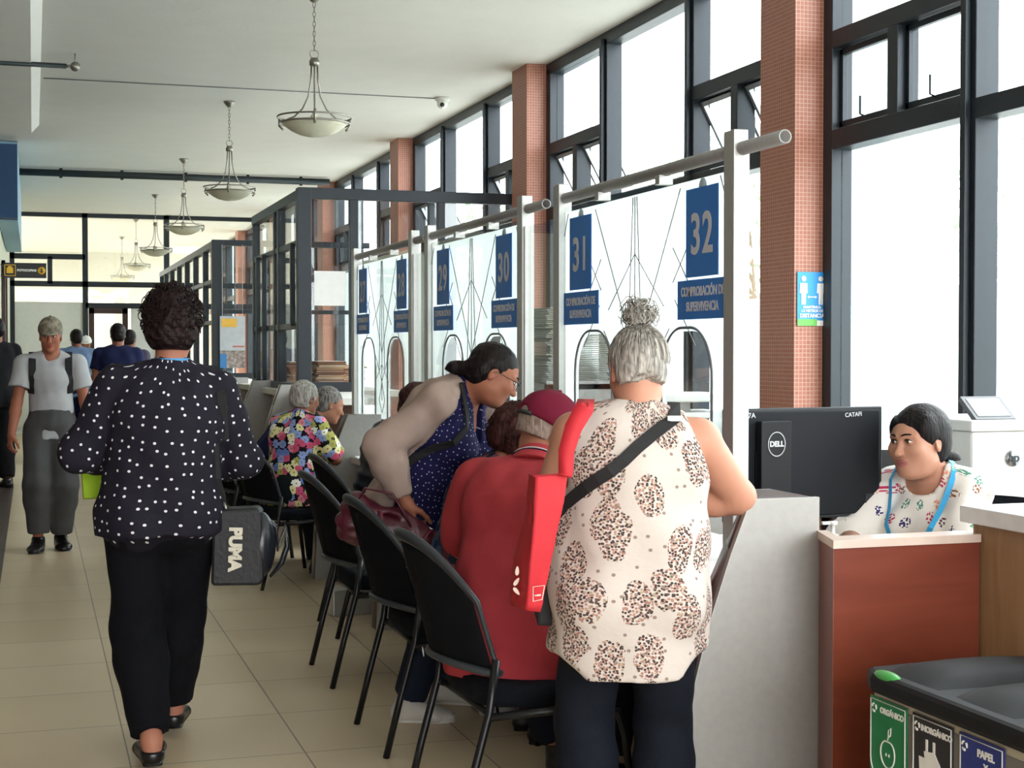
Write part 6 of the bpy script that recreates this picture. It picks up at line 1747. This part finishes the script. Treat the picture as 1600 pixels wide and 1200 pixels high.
# ---- standing woman with grey bun, paisley tunic
loc = (1.49, 3.66); rz = R(-16); L = W2L(loc, rz)
f = Fig(h=1.50, w=1.12, fem=True, pz=0.80, lean=(2, 8), side=3, neck=16, head=(14, 6, 0), bust=1.1, belly=0.04, hip=1.08, shoulder=1.08, arm=1.32, hs=1.07,
        hands={1: dict(p=L(1.66, 3.86, 1.00), pole=L(loc[0]+1.2, loc[1]-0.35, -0.25), back=(0.2, 0, 1), curl=20),
               -1: dict(p=L(1.40, 4.02, 1.0), pole=(-0.35, 0.1, -1.0), back=(-0.2, 0, 1), curl=30)},
        feet={1: (0.10, 0.0, 0, -5), -1: (-0.10, 0.05, 0, 5)})
make_person(f, 'person', (*loc, 0), rz, 'person with a grey hair bun in a white sleeveless paisley tunic standing at the counter', '#c08a72', male=False, chub=0.8, res=0.008)
tp = paisley_mat('paisley_cloth')
sh, shp = shirt(f, tp, 'tunic', 0.018, 0.215, (0.222, 0.172), 0, ease=(0.016, 0.03, 0.012), folds=0.006, fscale=17, seed=1, nk=0.028, neck=0.076, res=0.007,
    sub=[cone(f.S[sd]-f.r2*sd*0.012-f.u2*0.10, f.S[sd]+f.r2*sd*0.07+f.u2*0.08, 0.058, 0.10, f.r2, 0.01, op='-') for sd in (1, -1)]+[ell(f.P+f.r1*sd*0.26-npv((0, 0, 0.24)), (0.15, 0.4, 0.085), f.Rp, 0.015, '-') for sd in (1, -1)])
trousers(f, M_jean, mt=0.014, loose=0.012, cuff=0.07, to=1.9); shoes(f, M_shoe)
cb = MB()
for k in range(420):
    a = rn.uniform(0, 2*PI); t = rn.uniform(0.5, 2.0)
    d = npv((math.sin(t)*math.cos(a), math.sin(t)*math.sin(a), math.cos(t)))
    if d[1] > 0.5 and d[2] < 0.4: continue
    if d[2] < -0.35: continue
    tgt = npv((0, -0.055, 0.128)); pts = []
    for i in range(6):
        u = i/5; dd = unit(d*(1-u)+npv((0, -0.28, 0.95))*u); rr = npv((0.0865, 0.107, 0.098))*(1.0+rn.uniform(-0.004, 0.014))
        pts.append(npv((0, -0.022, 0.034))+dd*rr)
    cb.tube([tuple(f.hl(x)) for x in pts], 0.0012, 3, caps=False)
for k in range(170):
    c = npv((rn.uniform(-0.025, 0.025), -0.06+rn.uniform(-0.03, 0.02), 0.145+rn.uniform(-0.01, 0.028))); r = rn.uniform(0.014, 0.036)
    M = Matrix(Euler((rn.uniform(0, 6), rn.uniform(0, 6), rn.uniform(0, 6))).to_matrix()); u0 = rn.uniform(0, 6)
    cb.tube([tuple(f.hl(c+npv(M @ Vector((r*math.cos(u0+u), r*math.sin(u0+u), 0.006*u))))) for u in [rn.uniform(3.0, 5.4)*i/8 for i in range(9)]], 0.0013, 3, caps=False)
cap_hair(f, H_grey, thick=0.007, amp=0.0012, ns=110, nape=-0.045, res=0.004, mb=cb, label='grey hair swept up into a messy bun',
         earr=(0.035, 0.036, 0.045), extra=[ell(f.hl((0, -0.058, 0.150)), npv((0.040, 0.038, 0.028)), f.Rh, 0.012), ell(f.hl((0, -0.115, -0.085)), npv((0.050, 0.06, 0.055)), f.Rh, 0.02, '-')])
b = MB(); b.tube([tuple(surf(f.torso(0.006), f.S[-1]-f.r2*-0.030-f.u2*0.02, v_, 0.003)) for v_ in (f.u2, -f.f2+f.u2*0.7, -f.f2+f.u2*0.2, -f.f2-f.u2*0.1)], 0.008, 6, flat=0.4); b.build('undershirt_strap', mat('grey_strap', '#8f8c8c', 0.8), f.obj)
# crossbody bag: strap from right shoulder over the back to the left hip
e = empty('crossbody_bag', (*loc, 0), rz, 'black crossbody bag strap over the back of the paisley tunic', 'bag')
pairs = [(f.N+f.r2*0.10-f.u2*0.05, f.f2+f.u2*0.8), (f.N+f.r2*0.095-f.u2*0.05, f.u2)]
for i in range(0, 10):
    u = i/9; pairs.append((f.N+f.r2*(0.088-0.25*u)-f.u2*(0.045+0.19*u), -f.f2+f.u2*0.5*max(0, 1-2*u)-f.r2*0.35*u))
pairs += [(f.C-f.r2*0.10-f.u2*0.12, -f.r2-f.f2*0.3), (f.W-f.r2*0.06+f.u2*0.0, -f.r2+f.f2*0.1), (f.W-f.r2*0.05+f.u2*0.0-f.u1*0.10, -f.r2+f.f2*0.35)]
pts = [surf(shp+f.torso(0.004), a, d, 0.007) for a, d in pairs]
b = MB(); b.strip([tuple(x) for x in pts], 0.034, [tuple(np.cross(unit(pts[min(i+1, len(pts)-1)]-pts[max(i-1, 0)]), unit(pairs[i][1]))) for i in range(len(pts))], 0.005); b.build('strap', M_strap, e, 0.001)
pp = pts[-1]
b = MB(); b.box(pp[0]-0.035, pp[0]+0.01, pp[1]-0.08, pp[1]+0.10, pp[2]-0.13, pp[2]+0.01); b.build('body', M_strap, e, 0.008)
pk = pts[2]; b = MB(); b.box(pk[0]-0.02, pk[0]+0.02, pk[1]-0.012, pk[1]+0.004, pk[2]-0.006, pk[2]+0.008); b.build('buckle', M_steel, e)
# red tote
te = empty('tote_bag', (*loc, 0), rz, 'red fabric tote bag with white leaf print hanging from the paisley wearer left shoulder', 'tote bag')
M_tote = mat('tote_red', '#b51c27', 0.75, var=0.05, bump=0.1, bscale=200)
M_tp = mat('tote_print', '#e3cfc4', 0.7)
def wl(px, py, D):
    x = (px-800)/2350*D; X = x*0.953+D*0.303; Y = D*0.953-x*0.303; return Vector(L(X, Y, 1.43-(py-545)*D/2350))
left = [(832, 744, 3.74), (827, 803, 3.75), (808, 879, 3.77), (800, 948, 3.78)]
foldl = [(838, 746, 3.68), (835, 810, 3.66), (829, 880, 3.66), (824, 955, 3.68)]
right = [(889, 742, 3.72), (883, 785, 3.70), (868, 853, 3.69), (845, 957, 3.70)]
vs = [wl(*p_) for p_ in left+foldl+right]
bk = [v_+Vector(L(loc[0]+0.01, loc[1]+0.055, 0)) for v_ in vs]
b = MB(); n = 4
fs = [(i, i+1, n+i+1, n+i) for i in range(3)]+[(n+i, n+i+1, 2*n+i+1, 2*n+i) for i in range(3)]
allv = vs+bk; N0 = len(vs)
fs += [tuple(N0+k for k in reversed(g)) for g in fs[:6]]
fs += [(i, N0+i, N0+i+1, i+1) for i in range(3)]+[(2*n+i, 2*n+i+1, N0+2*n+i+1, N0+2*n+i) for i in range(3)]
fs += [(3, n+3, N0+n+3, N0+3), (n+3, 2*n+3, N0+2*n+3, N0+n+3)]
b.add(allv, fs, True); o = b.build('body', M_tote, te); 
sm = o.modifiers.new('s', 'SUBSURF'); sm.subdivision_type = 'SIMPLE'; sm.levels = 3; sm.render_levels = 3
tx = bpy.data.textures.new('cloth_folds', 'CLOUDS'); tx.noise_scale = 0.07
dm = o.modifiers.new('d', 'DISPLACE'); dm.texture = tx; dm.strength = 0.010; dm.mid_level = 0.5
# handles over the left shoulder
front = [wl(884, 744, 3.70), wl(885, 738, 3.71), wl(886, 705, 3.72), wl(897, 668, 3.735), wl(914, 638, 3.745)]
S = npv(f.S[-1])-f.r2*-0.025
tops = surf(f.torso(0.02), S, f.u2-f.f2*0.1, 0.012); fr = surf(f.torso(0.02), S, f.f2+f.u2*0.8, 0.010); dn = npv(fr)+f.f2*0.03-f.u2*0.14
path = front+[Vector(tops), Vector(fr), Vector(dn)]
w = [0.034, 0.036, 0.040, 0.044, 0.048, 0.045, 0.04, 0.04]
b = MB()
for q0, dy in ((0, 0.0),):
    vs = []
    for i, p_ in enumerate(path):
        t = (path[min(i+1, len(path)-1)]-path[max(i-1, 0)]).normalized(); view = (Vector(L(0, 0, 1.43))-p_).normalized() if i < 5 else Vector(f.u2+f.f2*0.4)
        sd = t.cross(view).normalized(); nn = sd.cross(t).normalized()
        for a, c in ((-1, -1), (1, -1), (1, 1), (-1, 1)): vs.append(p_+sd*a*w[i]/2+nn*c*0.003)
    b.add(vs, [(i*4+k, i*4+(k+1) % 4, (i+1)*4+(k+1) % 4, (i+1)*4+k) for i in range(len(path)-1) for k in range(4)]+[(3, 2, 1, 0)], True)
b.build('handle', M_tote, te)
b = MB()
def leaf(cx, cy, ang, ln=15, wd=5, D=3.655):
    pts = []
    for i in range(13):
        u = i/12*2*PI; x = ln/2*math.cos(u); y = wd/2*math.sin(u)*(1-0.3*math.cos(u)); c, s = math.cos(ang), math.sin(ang)
        pts.append(wl(cx+x*c-y*s, cy+x*s+y*c, D))
    b.add(pts, [tuple(range(len(pts)))])
for cx, cy, a, D in ((808, 910, -1.0, 3.722), (808, 925, 0.9, 3.722), (809, 893, -1.5, 3.712)): leaf(cx, cy, a, 15, 6, D)
b.build('leaf_print', M_tp, te)
b = MB()
pts = [wl(834, 918, 3.655), wl(852, 916, 3.655), wl(848, 938, 3.655), wl(834, 941, 3.655)]
b.tube([tuple(x) for x in pts], 0.0012, 4, closed=True); b.tube([tuple(wl(836, 932, 3.655)), tuple(wl(846, 931, 3.655))], 0.0022, 4)
b.build('frame_print', M_tp, te)

# ---- attendant behind the desk
loc = (2.93, 4.42); rz = R(118); L = W2L(loc, rz)
f = Fig(h=1.60, w=1.0, shoulder=0.86, fem=True, pz=0.535, lean=(4, 10), neck=(0, 0.62, 0.78), head=(3, -10, 3), bust=1.05, hs=1.06, belly=0.02,
        hands={1: dict(p=L(2.52, 4.28, 0.80), pole=(0.9, -0.4, -0.7), back=(0.2, 0, 1), curl=30), -1: dict(p=L(2.63, 4.10, 0.765), pole=(-0.25, -0.5, -1.1), back=(-0.2, 0, 1), curl=35)},
        feet=seat_feet(0.1, 0.38), knee_pole={1: (0.1, 0.6, 1), -1: (-0.1, 0.6, 1)})
make_person(f, 'person', (*loc, 0), rz, 'person with tied dark hair, blue lanyard and white patterned blouse behind the monitor', '#b07f68', male=False, chub=0.9, hres=0.0035, lips=hexc('#a0605a'), nose=0.82)
sh, shp = shirt(f, motif_mat('motif_cloth'), 'blouse', 0.016, 0.10, None, 1.15, 0.026, ease=(0, 0.01, 0.008), folds=0.004, back=False, nk=0.022, neck=0.078)
trousers(f, M_drk, mt=0.016, loose=0.012, cuff=0.065, to=1.85); shoes(f, M_shoe)
cap_hair(f, H_brown, thick=0.011, frr=(0.052, 0.07, 0.078), earr=(0.035, 0.014, 0.028), amp=0.0006, ns=90, nape=-0.075, fr_h=0.074, back=0.01, res=0.004, label='smooth dark brown hair tied in a low ponytail', extra=[ell(f.hl((0.062, 0.022, 0.048)), npv((0.019, 0.036, 0.044))*f.hs, f.Rh, 0.02), ell(f.hl((-0.062, 0.022, 0.048)), npv((0.019, 0.036, 0.044))*f.hs, f.Rh, 0.02),
    cone(f.hl((0.0, -0.10, -0.035)), f.hl((-0.01, -0.15, -0.075)), 0.028, 0.032, f.Rh[:, 0], 0.015), cone(f.hl((-0.01, -0.15, -0.075)), f.hl((-0.02, -0.22, -0.17)), 0.032, 0.018, f.Rh[:, 0], 0.01)])
M_lan = mat('lanyard_cyan', '#2f9fd6', 0.45, var=0.04)
body = shp
for sd in (1, -1):
    pr = []
    for i in range(10):
        u = i/9; pr.append((f.N+f.r2*sd*(0.055-0.02*u)-f.u2*(-0.03+0.27*u)-f.f2*0.02*(1-u), (f.f2*(0.15+u)+f.r2*sd*0.55*(1-u)+f.u2*0.7*(1-u)**2)))
    strap_on(f, 'lanyard', body, pr, 0.018, M_lan, 0.002, 0.007, reach=0.19)
